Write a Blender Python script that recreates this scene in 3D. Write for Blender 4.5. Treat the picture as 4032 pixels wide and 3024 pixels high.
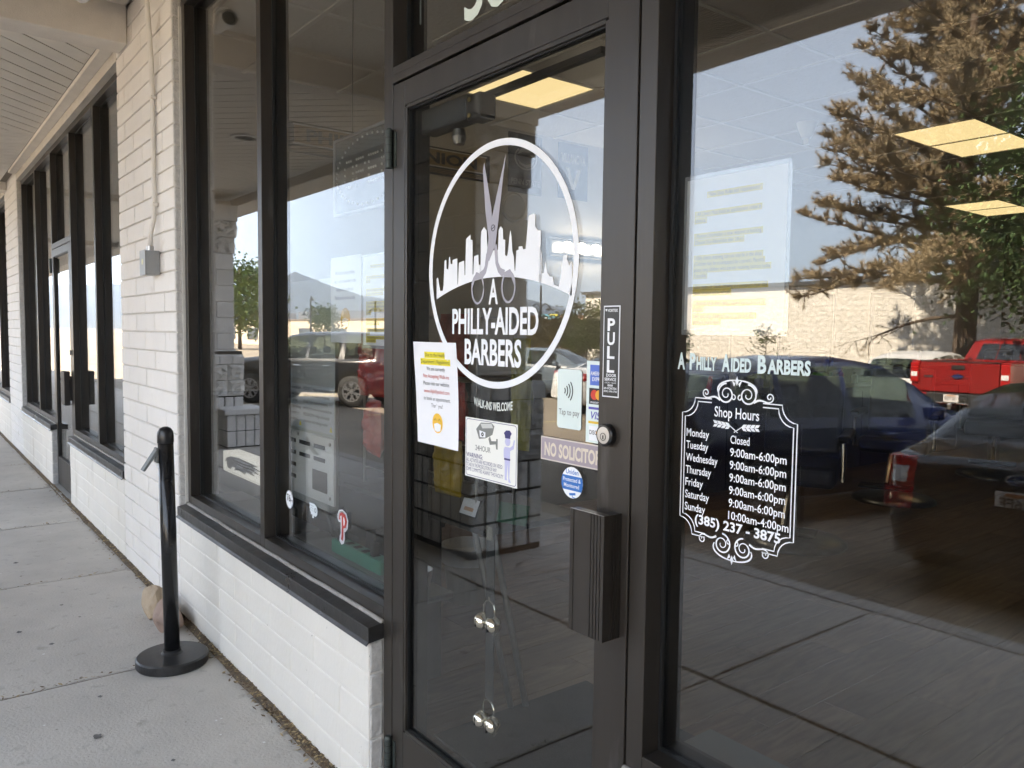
import bpy, bmesh, math, random
from mathutils import Vector, Matrix, noise
R = math.radians
random.seed(7)
for o in list(bpy.data.objects):
    bpy.data.objects.remove(o)
SC = bpy.context.scene
COL = SC.collection

# ------------------------------------------------------------------ camera
cam_d = bpy.data.cameras.new('camera')
cam = bpy.data.objects.new('camera', cam_d)
COL.objects.link(cam)
CAM_YAW, CAM_PITCH, CAM_ROLL = R(37.98), R(3.706), R(0.67)
fw = Vector((-math.cos(CAM_YAW)*math.cos(CAM_PITCH), math.sin(CAM_YAW)*math.cos(CAM_PITCH), -math.sin(CAM_PITCH)))
r0 = Vector((math.sin(CAM_YAW), math.cos(CAM_YAW), 0)); u0 = r0.cross(fw)
rr = r0*math.cos(CAM_ROLL) + u0*math.sin(CAM_ROLL); uu = u0*math.cos(CAM_ROLL) - r0*math.sin(CAM_ROLL)
cam.matrix_world = Matrix(((rr.x, uu.x, -fw.x, 0), (rr.y, uu.y, -fw.y, -1.14), (rr.z, uu.z, -fw.z, 1.44), (0, 0, 0, 1)))
cam_d.sensor_fit = 'HORIZONTAL'; cam_d.sensor_width = 36.0
cam_d.lens = 36.0*3110.3/4032.0
cam_d.clip_start = 0.02; cam_d.clip_end = 30000
SC.camera = cam

# ------------------------------------------------------------------ sky, sun, exposure
SUN_EL, SUN_AZ = R(49), R(3)     # azimuth from +Y (behind the shop) towards +X
to_sun = Vector((math.sin(SUN_AZ)*math.cos(SUN_EL), math.cos(SUN_AZ)*math.cos(SUN_EL), math.sin(SUN_EL)))
W = bpy.data.worlds.new('World'); SC.world = W; W.use_nodes = True
nt = W.node_tree
sky = nt.nodes.new('ShaderNodeTexSky'); sky.sky_type = 'NISHITA'; sky.sun_disc = False
sky.sun_elevation = SUN_EL; sky.sun_rotation = SUN_AZ
sky.air_density = 1.0; sky.dust_density = 1.0; sky.ozone_density = 1.0; sky.altitude = 1300
hs = nt.nodes.new('ShaderNodeHueSaturation'); hs.inputs['Saturation'].default_value = 0.85   # milky summer sky
nt.links.new(sky.outputs[0], hs.inputs['Color']); vm = nt.nodes.new('ShaderNodeMix'); vm.data_type = 'RGBA'; vm.inputs[0].default_value = 0.70; vm.inputs[7].default_value = (2.0, 2.42, 3.15, 1)   # even smoke veil over the whole sky
nt.links.new(hs.outputs[0], vm.inputs[6]); nt.links.new(vm.outputs[2], nt.nodes['Background'].inputs[0])
nt.nodes['Background'].inputs[1].default_value = 0.11
sun_d = bpy.data.lights.new('sun', 'SUN'); sun_d.energy = 3.6; sun_d.angle = R(0.55); sun_d.color = (1.0, 0.95, 0.87)
sun = bpy.data.objects.new('sun', sun_d); COL.objects.link(sun)
sun.location = (0, 0, 30); sun.rotation_euler = to_sun.to_track_quat('Z', 'Y').to_euler()
SC.view_settings.view_transform = 'Standard'; SC.view_settings.look = 'None'
SC.view_settings.exposure = 3.66; SC.view_settings.gamma = 1.0; SC.view_settings.use_curve_mapping = False
SC.view_settings.use_white_balance = True; SC.view_settings.white_balance_temperature = 7700; SC.view_settings.white_balance_tint = 12
SC.render.engine = 'CYCLES'
cy = SC.cycles
cy.use_denoising = True; cy.max_bounces = 8; cy.diffuse_bounces = 4; cy.glossy_bounces = 4
cy.transmission_bounces = 6; cy.transparent_max_bounces = 32; cy.sample_clamp_indirect = 6.0
cy.caustics_reflective = False; cy.caustics_refractive = False; cy.use_adaptive_sampling = True; cy.adaptive_threshold = 0.02

# ------------------------------------------------------------------ mesh helpers
class MB:
    def __init__(s): s.v = []; s.f = []
    def add(s, vs, fs):
        b = len(s.v); s.v += [tuple(p) for p in vs]; s.f += [tuple(b+i for i in f) for f in fs]; return s
    def box(s, x0, x1, y0, y1, z0, z1):
        return s.add([(x0,y0,z0),(x1,y0,z0),(x1,y1,z0),(x0,y1,z0),(x0,y0,z1),(x1,y0,z1),(x1,y1,z1),(x0,y1,z1)],
                     [(0,3,2,1),(4,5,6,7),(0,1,5,4),(1,2,6,5),(2,3,7,6),(3,0,4,7)])
    def obox(s, c, ax, ay, az):          # oriented box, centre and three half-axis vectors
        c, ax, ay, az = map(Vector, (c, ax, ay, az)); vs = []
        for k in (-1, 1):
            for i, j in ((-1,-1),(1,-1),(1,1),(-1,1)): vs.append(c+ax*i+ay*j+az*k)
        return s.add(vs, [(0,3,2,1),(4,5,6,7),(0,1,5,4),(1,2,6,5),(2,3,7,6),(3,0,4,7)])
    def prism(s, poly, axis, a, b):      # poly in the other two coordinates, extruded a..b
        n = len(poly)
        def P(u, w, t): return {'y': (u, t, w), 'x': (t, u, w), 'z': (u, w, t)}[axis]
        vs = [P(u, w, a) for u, w in poly] + [P(u, w, b) for u, w in poly]
        fs = [tuple(range(n)), tuple(range(2*n-1, n-1, -1))] + [(i, n+i, n+(i+1) % n, (i+1) % n) for i in range(n)]
        return s.add(vs, fs)
    def tube(s, pts, r, n=8, caps=True):
        pts = [Vector(p) for p in pts]; m = len(pts); rs = r if isinstance(r, (list, tuple)) else [r]*m
        vs = []; fs = []; ref = None
        for i, p in enumerate(pts):
            t = (pts[min(i+1, m-1)] - pts[max(i-1, 0)])
            t = t.normalized() if t.length > 1e-9 else Vector((0,0,1))
            if ref is None: ref = t.orthogonal().normalized()
            else:
                ref = ref - t*ref.dot(t); ref = ref.normalized() if ref.length > 1e-6 else t.orthogonal().normalized()
            b = t.cross(ref)
            for k in range(n):
                a = 2*math.pi*k/n; vs.append(p + (ref*math.cos(a)+b*math.sin(a))*rs[i])
        for i in range(m-1):
            for k in range(n): fs.append((i*n+k, i*n+(k+1) % n, (i+1)*n+(k+1) % n, (i+1)*n+k))
        if caps: fs += [tuple(range(n-1, -1, -1)), tuple(range((m-1)*n, m*n))]
        return s.add(vs, fs)
    def cyl(s, p0, p1, r0, r1=None, n=24): return s.tube([p0, p1], [r0, r0 if r1 is None else r1], n)
    def lathe(s, prof, c=(0,0,0), n=32, axis='z', caps=True):
        vs = []; fs = []; m = len(prof)
        for r, z in prof:
            for k in range(n):
                a = 2*math.pi*k/n; x, y = r*math.cos(a), r*math.sin(a)
                q = {'z': (x, y, z), 'y': (x, z, y), 'x': (z, x, y)}[axis]
                vs.append((q[0]+c[0], q[1]+c[1], q[2]+c[2]))
        for i in range(m-1):
            for k in range(n): fs.append((i*n+k, i*n+(k+1) % n, (i+1)*n+(k+1) % n, (i+1)*n+k))
        if caps: fs += [tuple(range(n-1, -1, -1)), tuple(range((m-1)*n, m*n))]
        return s.add(vs, fs)
    def ring(s, c, r0, r1, axis, a, b, n=64, sx=1.0):   # flat annulus extruded
        vs = []; fs = []
        for k in range(n):
            t = 2*math.pi*k/n
            for r in (r0, r1):
                for d in (a, b):
                    u, w = c[0]+sx*r*math.cos(t), c[1]+r*math.sin(t)
                    vs.append({'y': (u, d, w), 'z': (u, w, d), 'x': (d, u, w)}[axis])
        for k in range(n):
            i, j = 4*k, 4*((k+1) % n)
            fs += [(i, i+2, j+2, j), (i+1, j+1, j+3, i+3), (i+2, i+3, j+3, j+2), (i, j, j+1, i+1)]
        return s.add(vs, fs)
    def stroke(s, pts, w, axis, a, b):   # 2d polyline of given width(s), extruded
        pts = [Vector(p) for p in pts]; n = len(pts); ws = w if isinstance(w, (list, tuple)) else [w]*n
        L = []; Rr = []
        for i, p in enumerate(pts):
            t = (pts[min(i+1, n-1)]-pts[max(i-1, 0)]); t = t.normalized() if t.length > 1e-9 else Vector((1, 0))
            q = Vector((-t.y, t.x))*ws[i]/2; L.append(p+q); Rr.append(p-q)
        for i in range(n-1): s.prism([L[i], L[i+1], Rr[i+1], Rr[i]], axis, a, b)
        return s
    def mesh(s, name, bevel=0, seg=1, smooth=False, off=(0,0,0)):
        me = bpy.data.meshes.new(name)
        vs = [(p[0]-off[0], p[1]-off[1], p[2]-off[2]) for p in s.v]
        me.from_pydata(vs, [], s.f); me.update()
        bm = bmesh.new(); bm.from_mesh(me)
        bmesh.ops.recalc_face_normals(bm, faces=bm.faces)
        if bevel: bmesh.ops.bevel(bm, geom=list(bm.edges), offset=bevel, segments=seg, profile=0.5, affect='EDGES')
        bm.to_mesh(me); bm.free()
        if smooth: me.polygons.foreach_set('use_smooth', [True]*len(me.polygons)); me.update()
        return me

def link(name, me, mat=None, parent=None):
    o = bpy.data.objects.new(name, me); COL.objects.link(o)
    if me is not None and mat is not None and not me.materials: me.materials.append(mat)
    if parent is not None: o.parent = parent
    return o
def wloc(p):
    v = Vector((0,0,0))
    while p is not None: v += p.location; p = p.parent
    return v
def tag(o, label=None, cat=None, group=None, kind=None):
    if label: o['label'] = label
    if cat: o['category'] = cat
    if group: o['group'] = group
    if kind: o['kind'] = kind
    return o
def thing(name, label, cat, loc=(0,0,0), rz=0, group=None):
    o = bpy.data.objects.new(name, None); COL.objects.link(o); o.empty_display_size = 0.1
    o.location = loc; o.rotation_euler = (0, 0, rz); o['kind'] = 'thing'
    return tag(o, label, cat, group)
def part(name, mb, mat, parent, bevel=0, seg=1, smooth=False, local=False, label=None, kind=None):
    off = (0,0,0) if local or parent is None else wloc(parent)
    o = link(name, mb.mesh(name, bevel, seg, smooth, off), mat, parent)
    return tag(o, label, None, None, kind)
def solo(name, mb, mat, label, cat, group=None, bevel=0, seg=1, smooth=False, kind=None):
    xs = [p[0] for p in mb.v]; ys = [p[1] for p in mb.v]; zs = [p[2] for p in mb.v]
    c = ((min(xs)+max(xs))/2, (min(ys)+max(ys))/2, min(zs))
    o = link(name, mb.mesh(name, bevel, seg, smooth, c), mat); o.location = c
    return tag(o, label, cat, group, kind)
def structure(name, mb, mat, bevel=0, smooth=False, parent=None):
    o = link(name, mb.mesh(name, bevel, 1, smooth, wloc(parent) if parent else (0,0,0)), mat, parent)
    if parent is None: o['kind'] = 'structure'
    return o
def copy_tree(o, parent=None):
    c = o.copy(); COL.objects.link(c)
    if parent is not None: c.parent = parent
    for ch in list(o.children): copy_tree(ch, c)
    return c

def text2d(s, bold=0.0, shear=0.0, space=1.0):
    cu = bpy.data.curves.new('t', 'FONT'); cu.body = s; cu.size = 1.0; cu.offset = bold; cu.shear = shear; cu.space_character = space
    cu.resolution_u = 3
    ob = bpy.data.objects.new('t', cu); me = ob.to_mesh()
    vs = [(v.co.x, v.co.y) for v in me.vertices]; fs = [tuple(p.vertices) for p in me.polygons]
    ob.to_mesh_clear(); bpy.data.objects.remove(ob); bpy.data.curves.remove(cu)
    return vs, fs
REFH = {}
def put_text(mb, s, u0, w0, u1=None, h=0.02, y=0.0, bold=0.0, shear=0.0, align='l', slope=0.0, fn=None, caps=True, space=1.0):
    """letters on a facade plane: x from u0 to u1 (fitted), baseline z w0, capital height h, plane y"""
    vs, fs = text2d(s, bold, shear, space)
    if not vs: return
    if not REFH:
        rv, _ = text2d('H'); REFH['h'] = max(p[1] for p in rv)
    a = min(p[0] for p in vs); b = max(p[0] for p in vs); k = h/REFH['h']
    sx = k if u1 is None else (u1-u0)/(b-a)
    if u1 is None and align == 'c': u0 = u0-(b-a)*sx/2
    out = []
    for p in vs:
        x = u0+(p[0]-a)*sx; z = w0+p[1]*k + slope*(x-u0)
        q = (x, y, z)
        out.append(fn(q) if fn else q)
    mb.add(out, [f[::-1] for f in fs])

# ------------------------------------------------------------------ materials
MATS = {}
def pmat(name, col, rough=0.5, metal=0.0, var=0.0, vscale=6.0, bump=0.0, bscale=60.0, rnd=0.0, spec=0.5, coat=0.0, col2=None, stretch=None, dist=0.01, detail=6.0, emit=None, estr=0.0, roughvar=0.0, speck=None, stain=None):
    if name in MATS: return MATS[name]
    m = bpy.data.materials.new(name); MATS[name] = m; m.use_nodes = True
    n = m.node_tree.nodes; l = m.node_tree.links; b = n['Principled BSDF']
    b.inputs['Roughness'].default_value = rough; b.inputs['Metallic'].default_value = metal
    b.inputs['Specular IOR Level'].default_value = spec
    if coat: b.inputs['Coat Weight'].default_value = coat; b.inputs['Coat Roughness'].default_value = 0.04
    b.inputs['Base Color'].default_value = (*col, 1)
    if emit: b.inputs['Emission Color'].default_value = (*emit, 1); b.inputs['Emission Strength'].default_value = estr
    geo = n.new('ShaderNodeNewGeometry'); pos = geo.outputs['Position']
    if stretch:
        mp = n.new('ShaderNodeMapping'); mp.inputs['Scale'].default_value = stretch; l.new(pos, mp.inputs['Vector']); pos = mp.outputs[0]
    last = None
    if var or col2:
        tx = n.new('ShaderNodeTexNoise'); tx.inputs['Scale'].default_value = vscale; tx.inputs['Detail'].default_value = detail
        tx.inputs['Roughness'].default_value = 0.62
        l.new(pos, tx.inputs['Vector'])
        rp = n.new('ShaderNodeValToRGB'); rp.color_ramp.elements[0].position = 0.32; rp.color_ramp.elements[1].position = 0.68
        c2 = col2 if col2 else tuple(min(1, c*(1+var)) for c in col)
        c1 = col if col2 else tuple(c*(1-var) for c in col)
        rp.color_ramp.elements[0].color = (*c1, 1); rp.color_ramp.elements[1].color = (*c2, 1)
        l.new(tx.outputs['Fac'], rp.inputs[0]); last = rp.outputs[0]
        if roughvar:
            mr = n.new('ShaderNodeMapRange'); mr.inputs['To Min'].default_value = max(0, rough-roughvar); mr.inputs['To Max'].default_value = min(1, rough+roughvar)
            l.new(tx.outputs['Fac'], mr.inputs['Value']); l.new(mr.outputs[0], b.inputs['Roughness'])
    if rnd:
        oi = n.new('ShaderNodeObjectInfo'); mr = n.new('ShaderNodeMapRange')
        mr.inputs['To Min'].default_value = 1-rnd; mr.inputs['To Max'].default_value = 1+rnd; l.new(oi.outputs['Random'], mr.inputs['Value'])
        mx = n.new('ShaderNodeMix'); mx.data_type = 'RGBA'; mx.blend_type = 'MULTIPLY'; mx.inputs[0].default_value = 1
        if last is not None: l.new(last, mx.inputs[6])
        else: mx.inputs[6].default_value = (*col, 1)
        l.new(mr.outputs[0], mx.inputs[7]); last = mx.outputs[2]
    if speck or stain:      # small flecks / blotchy stains with their own outline
        for which in (speck, stain):
            if not which: continue
            c3, sc_, lo, hi, st = which
            t3 = n.new('ShaderNodeTexNoise'); t3.inputs['Scale'].default_value = sc_; t3.inputs['Detail'].default_value = 4
            mp3 = n.new('ShaderNodeMapping'); mp3.inputs['Scale'].default_value = st; l.new(geo.outputs['Position'], mp3.inputs[0]); l.new(mp3.outputs[0], t3.inputs['Vector'])
            r3 = n.new('ShaderNodeMapRange'); r3.inputs['From Min'].default_value = lo; r3.inputs['From Max'].default_value = hi; l.new(t3.outputs['Fac'], r3.inputs['Value'])
            mx3 = n.new('ShaderNodeMix'); mx3.data_type = 'RGBA'; l.new(r3.outputs[0], mx3.inputs[0])
            if last is not None: l.new(last, mx3.inputs[6])
            else: mx3.inputs[6].default_value = (*col, 1)
            mx3.inputs[7].default_value = (*c3, 1); last = mx3.outputs[2]
    if last is not None: l.new(last, b.inputs['Base Color'])
    if bump:
        t2 = n.new('ShaderNodeTexNoise'); t2.inputs['Scale'].default_value = bscale; t2.inputs['Detail'].default_value = 5
        l.new(pos, t2.inputs['Vector'])
        bp = n.new('ShaderNodeBump'); bp.inputs['Strength'].default_value = bump; bp.inputs['Distance'].default_value = dist
        l.new(t2.outputs['Fac'], bp.inputs['Height']); l.new(bp.outputs[0], b.inputs['Normal'])
    return m
def glass_mat(name, f0=0.06, tint=(0.93, 0.95, 0.94), body=None, bodyfac=0.0, dirt=0.0):
    """a pane: mirror reflection growing with angle (Schlick), the rest goes straight through"""
    m = bpy.data.materials.new(name); m.use_nodes = True; n = m.node_tree.nodes; l = m.node_tree.links
    n.remove(n['Principled BSDF'])
    geo = n.new('ShaderNodeNewGeometry'); dt = n.new('ShaderNodeVectorMath'); dt.operation = 'DOT_PRODUCT'
    l.new(geo.outputs['Normal'], dt.inputs[0]); l.new(geo.outputs['Incoming'], dt.inputs[1])
    ab = n.new('ShaderNodeMath'); ab.operation = 'ABSOLUTE'; l.new(dt.outputs['Value'], ab.inputs[0])
    om = n.new('ShaderNodeMath'); om.operation = 'SUBTRACT'; om.inputs[0].default_value = 1; l.new(ab.outputs[0], om.inputs[1])
    pw = n.new('ShaderNodeMath'); pw.operation = 'POWER'; pw.inputs[1].default_value = 5; l.new(om.outputs[0], pw.inputs[0])
    ma = n.new('ShaderNodeMath'); ma.operation = 'MULTIPLY_ADD'; ma.inputs[1].default_value = 1-f0; ma.inputs[2].default_value = f0; l.new(pw.outputs[0], ma.inputs[0])
    tr = n.new('ShaderNodeBsdfTransparent'); tr.inputs[0].default_value = (*tint, 1)
    gl = n.new('ShaderNodeBsdfGlossy'); gl.inputs['Roughness'].default_value = 0.0; gl.inputs['Color'].default_value = (1, 1, 1, 1)
    src = tr.outputs[0]
    if body:
        df = n.new('ShaderNodeBsdfDiffuse'); df.inputs[0].default_value = (*body, 1)
        m0 = n.new('ShaderNodeMixShader'); m0.inputs[0].default_value = bodyfac; l.new(tr.outputs[0], m0.inputs[1]); l.new(df.outputs[0], m0.inputs[2]); src = m0.outputs[0]
    if dirt:      # faint dust and wiped smears
        df = n.new('ShaderNodeBsdfDiffuse'); df.inputs[0].default_value = (.62, .60, .57, 1)
        mp = n.new('ShaderNodeMapping'); mp.inputs['Rotation'].default_value = (0, R(35), 0); mp.inputs['Scale'].default_value = (2.0, 1, 9.0); l.new(geo.outputs['Position'], mp.inputs[0])
        nz = n.new('ShaderNodeTexNoise'); nz.inputs['Scale'].default_value = 1.6; nz.inputs['Detail'].default_value = 7; nz.inputs['Distortion'].default_value = .8; l.new(mp.outputs[0], nz.inputs['Vector'])
        mr = n.new('ShaderNodeMapRange'); mr.inputs['From Min'].default_value = .45; mr.inputs['From Max'].default_value = .8; mr.inputs['To Min'].default_value = dirt*.25; mr.inputs['To Max'].default_value = dirt*1.8; l.new(nz.outputs['Fac'], mr.inputs['Value'])
        m0 = n.new('ShaderNodeMixShader'); l.new(mr.outputs[0], m0.inputs[0]); l.new(src, m0.inputs[1]); l.new(df.outputs[0], m0.inputs[2]); src = m0.outputs[0]
    mx = n.new('ShaderNodeMixShader'); l.new(ma.outputs[0], mx.inputs[0]); l.new(src, mx.inputs[1]); l.new(gl.outputs[0], mx.inputs[2])
    l.new(mx.outputs[0], n['Material Output'].inputs['Surface'])
    return m
def emat(name, col, s):
    m = bpy.data.materials.new(name); m.use_nodes = True; n = m.node_tree.nodes; l = m.node_tree.links
    n.remove(n['Principled BSDF']); e = n.new('ShaderNodeEmission'); e.inputs[0].default_value = (*col, 1); e.inputs[1].default_value = s
    l.new(e.outputs[0], n['Material Output'].inputs['Surface']); return m

GLASS = glass_mat('window_glass', 0.082, (0.80, 0.81, 0.80), dirt=0.005)
M_WALL = pmat('white_painted_block', (0.74, 0.705, 0.665), 0.7, var=0.03, vscale=4, bump=0.5, bscale=110, rnd=0.02, dist=0.005, stain=((.55,.50,.44), 7, .66, .80, (1, 1, 1)), speck=((.30,.28,.26), 60, .74, .80, (1, 1, 1)))
M_KNEE = pmat('cream_painted_block', (0.70, 0.665, 0.605), 0.55, var=0.035, vscale=3, bump=0.45, bscale=90, rnd=0.018, dist=0.005, stretch=(1, 1, 0.35), stain=((.46,.41,.34), 9, .60, .82, (1, 1, .22)), speck=((.25,.22,.19), 55, .73, .79, (1, 1, 1)))
M_MORT = pmat('painted_mortar', (0.58, 0.545, 0.50), 0.85, var=0.06, vscale=10, bump=0.4, bscale=90, dist=0.004)
M_RETURN = pmat('rough_painted_block_end', (0.55, 0.53, 0.50), 0.9, var=0.14, vscale=40, bump=0.8, bscale=70, rnd=0.04, dist=0.006)
M_SPLIT = pmat('split_face_block', (0.55, 0.53, 0.50), 0.95, var=0.12, vscale=22, bump=1.0, bscale=45, rnd=0.06, dist=0.015)
M_COLB = pmat('column_block', (0.62, 0.60, 0.575), 0.85, var=0.06, vscale=10, bump=0.4, bscale=100, rnd=0.03, dist=0.004)
M_JOINT = pmat('dark_score_joint', (0.018, 0.017, 0.016), 0.95, var=0.2, vscale=15)
M_STUC = pmat('beige_stucco', (0.68, 0.635, 0.58), 0.9, var=0.05, vscale=8, bump=0.5, bscale=180, dist=0.004)
M_LINT = pmat('trowelled_lintel', (0.57, 0.53, 0.475), 0.85, var=0.06, vscale=5, bump=0.9, bscale=16, dist=0.02)
M_SOFF = pmat('soffit_board', (0.77, 0.72, 0.65), 0.8, var=0.03, vscale=7, rnd=0.02)
M_GROOVE = pmat('soffit_groove', (0.22, 0.19, 0.16), 0.95)
M_BRONZE = pmat('dark_bronze_aluminium', (0.042, 0.036, 0.031), 0.36, metal=0.35, var=0.12, vscale=3, spec=0.5, stretch=(6, 6, 0.5), roughvar=0.08, speck=((.34,.34,.33), 95, .765, .79, (1, 1, .6)), stain=((.105,.098,.09), 5, .62, .80, (3, 3, .6)))
M_BRONZED = pmat('bronze_jamb_side', (0.030, 0.026, 0.023), 0.5, metal=0.2, var=0.15, vscale=4, stretch=(6, 6, 0.4))
M_SILL = pmat('dark_sill_flashing', (0.045, 0.043, 0.042), 0.30, metal=0.4, var=0.15, vscale=5, bump=0.25, bscale=7, dist=0.02, roughvar=0.1, speck=((.34,.33,.30), 70, .745, .775, (1, 1, 1)))
M_GASK = pmat('black_gasket', (0.008, 0.009, 0.010), 0.45)
M_CAULK = pmat('grey_caulk', (0.30, 0.285, 0.265), 0.9, var=0.15, vscale=30, bump=0.6, bscale=60, dist=0.004)
M_SHADOW = pmat('black_reveal', (0.004, 0.004, 0.004), 0.9)
M_CONC = pmat('sidewalk_concrete', (0.44, 0.41, 0.37), 0.9, var=0.08, vscale=3.2, bump=0.6, bscale=90, rnd=0.05, dist=0.004, detail=12, stain=((.35,.325,.29), 16, .60, .74, (1, 1, 1)), speck=((.21,.19,.17), 75, .67, .76, (1, 1, 1)))
M_DIRT = pmat('dirt_in_joint', (0.13, 0.098, 0.068), 1.0, var=0.4, vscale=40, bump=1.0, bscale=80, dist=0.01)
M_ASPH = pmat('asphalt', (0.20, 0.168, 0.13), 0.95, var=0.25, vscale=0.7, bump=0.7, bscale=70, dist=0.006, detail=9)
M_KERB = pmat('kerb_concrete', (0.36, 0.34, 0.31), 0.9, var=0.12, vscale=6, bump=0.4, bscale=60, dist=0.004)
M_WHITE = pmat('white_plastic', (0.78, 0.78, 0.77), 0.4)
M_VINYL = pmat('white_vinyl', (0.80, 0.82, 0.85), 0.5, var=0.02, vscale=8)
M_VINYLC = pmat('pale_cyan_vinyl', (0.62, 0.74, 0.74), 0.5)
M_PAPER = pmat('white_paper', (0.80, 0.81, 0.84), 0.7, var=0.015, vscale=9)
M_BLACK = pmat('black_paint', (0.012, 0.012, 0.013), 0.28, var=0.2, vscale=20)
M_BLKM = pmat('matt_black', (0.010, 0.010, 0.011), 0.6)
M_INK = pmat('black_ink', (0.03, 0.03, 0.032), 0.7)
M_CHROME = pmat('chrome', (0.75, 0.74, 0.72), 0.12, metal=1.0)
M_STEEL = pmat('brushed_steel', (0.45, 0.44, 0.43), 0.35, metal=1.0, var=0.1, vscale=30)
# ================================================================== SETTING
def lot_z(y):
    pts = [(-2.9,-.15),(-3.4,-.24),(-4.3,-.37),(-9,-.41),(-16,-.47),(-40,-.6),(-90,-.8),(-9000,-.8)]
    if y >= pts[0][0]: return pts[0][1]
    for (a, za), (b, zb) in zip(pts, pts[1:]):
        if y >= b: return za+(zb-za)*(a-y)/(a-b)
    return -.8
# --- sidewalk: a dirt-filled bed with a slab for every joint square
sw = structure('sidewalk', MB().box(-31.0, 7.2, -2.76, 0.16, -0.16, -0.007), M_DIRT)
SLX0, SLW = -2.035, 1.52
slab_meshes = {}
for r, (ya, yb) in enumerate(((-1.405, -0.066), (-2.755, -1.42))):
    b = MB().box(-SLW/2+.006, SLW/2-.006, (ya-yb)/2, (yb-ya)/2, -0.12, 0.0)
    slab_meshes[r] = b.mesh('slab', 0.007, 2)
    slab_meshes[r].materials.append(M_CONC)
    for k in range(-5, 20):
        o = link('slab', slab_meshes[r], None, sw)
        o.location = (SLX0-SLW*(k+.5), (ya+yb)/2, random.uniform(-.003, .001)); o.rotation_euler = (random.uniform(-.0012, .0012), random.uniform(-.0012, .0012), 0)
kerb = structure('kerb', MB().box(-31, 7.2, -2.94, -2.762, -0.5, -0.004), M_KERB, bevel=0.02)
# --- parking lot and the ground to the horizon: one sheet
b = MB(); ys = [-2.9,-3.4,-4.3,-6,-9,-16,-28,-40,-60,-90,-200,-600,-2000,-6900]; xs = [-6900,-2000,-600,-200,-100,-60,-40,-30,-20,-12,-6,0,6,14,30,80,300,2000,6900]
for y in ys:
    for x in xs: b.v.append((x, y, lot_z(y)))
for i in range(len(ys)-1):
    for j in range(len(xs)-1): b.f.append((i*len(xs)+j, i*len(xs)+j+1, (i+1)*len(xs)+j+1, (i+1)*len(xs)+j))
structure('parking_lot', b, M_ASPH)
structure('ground', MB().add([(-6900,-2.95,-.5),(6900,-2.95,-.5),(6900,3000,-.5),(-6900,3000,-.5)], [(0,1,2,3)]), pmat('bare_ground', (.16,.14,.11), .95, var=.2, vscale=.2))
# parking lines
M_LINE = pmat('worn_parking_line', (.55,.47,.22), .85, var=.35, vscale=9)
lines = MB()
def lot_strip(x0, y0, x1, y1, w):
    d = Vector((x1-x0, y1-y0)); L = d.length; d /= L; n = Vector((-d.y, d.x))*w/2; k = max(2, int(L/0.8))
    for i in range(k):
        a = Vector((x0, y0))+d*L*i/k; c = Vector((x0, y0))+d*L*(i+1)/k
        q = [a+n, a-n, c-n, c+n]; lines.add([(p.x, p.y, lot_z(p.y)+.005) for p in q], [(0,1,2,3)])
for k in range(3, 9): lot_strip(-0.9-2.9*k, -6.8, -0.9-2.9*k, -10.6, .1)
for k in range(14): lot_strip(3-2.9*k, -15.6, 3-2.9*k, -21.0, .1)
structure('parking_marking', lines, M_LINE)

# ================================================================== FACADE: block walls
WY = -0.045                                       # face of the block walls
BLK = {}
def block_mesh(w, h, d, mat, key=''):
    k = (round(w, 4), round(h, 4), round(d, 4), mat.name, key)
    if k not in BLK:
        me = MB().box(-w/2, w/2, 0, d, -h/2, h/2).mesh('block', 0.0055, 2); me.materials.append(mat); BLK[k] = me
    return BLK[k]
def block_wall(name, label, x0, x1, z0, z1, mat, phase=0, depth=0.20, ret_r=False, ret_l=False, h=0.1016, core_y1=None, cat='wall', group=None):
    t = thing(name, label, cat, ((x0+x1)/2, 0, z0), 0, group)
    core = MB().box(x0+.004, x1-.004, WY+(.0026 if mat is M_KNEE else .009), core_y1 if core_y1 else WY+depth, z0, z1)
    part('mortar_core', core, M_KNEE if mat is M_KNEE else M_MORT, t)
    loc = wloc(t); z = z0; row = phase
    while z < z1-.02:
        hh = min(h, z1-z); x = x1; first = True
        while x > x0+.005:
            w = .2 if (first and row % 2) else .4
            first = False
            if x-w < x0+.06: w = x-x0
            me = block_mesh(w-.007, hh-.007, .03, mat)
            o = link('block', me, None, t); o.location = (x-w/2-loc.x, WY-loc.y+random.uniform(-.0012, .0012), z+hh/2-loc.z)
            o.rotation_euler = (0, 0, random.uniform(-.0015, .0015))
            x -= w
        for flag, xx, s in ((ret_r, x1, 1), (ret_l, x0, -1)):
            if flag:      # rough block ends towards the window frame
                me = block_mesh(0.044, hh-.006, .012, M_RETURN, 'r%d' % s)
                o = link('block_end', me, None, t); o.location = (xx-loc.x+(.0005 if s > 0 else -.0005), WY+.022-loc.y+.004, z+hh/2-loc.z); o.rotation_euler = (0, 0, R(90)*s)
        z += hh; row += 1
    return t
block_wall('block_pier', 'white painted block pier with conduit and grey junction box, behind the black stanchion', -5.30, -4.106, 0, 3.27, M_WALL, 0, ret_r=True)
block_wall('knee_wall', 'low cream painted block wall under the two shop windows left of the door', -4.106, -2.085, 0, 0.512, M_KNEE, 1, ret_r=True)
block_wall('knee_wall', 'low painted block wall under the large right-hand shop window', -1.075, 1.50, 0, 0.512, M_KNEE, 0)
block_wall('knee_wall', 'low cream painted block wall under the sidelight right of the neighbouring shop door', -7.25, -5.30, 0, 0.512, M_KNEE, 1, ret_l=False)
block_wall('knee_wall', 'low cream painted block wall left of the neighbouring shop door', -10.27, -8.20, 0, 0.512, M_KNEE, 0, ret_r=True)
block_wall('block_pier', 'white painted block pier between the two neighbouring shops at far left', -11.43, -10.27, 0, 3.27, M_WALL, 1, ret_r=True)
block_wall('knee_wall', 'low painted block wall under the farthest shop window at the left edge', -17.4, -11.43, 0, 0.512, M_KNEE, 0)
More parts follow.
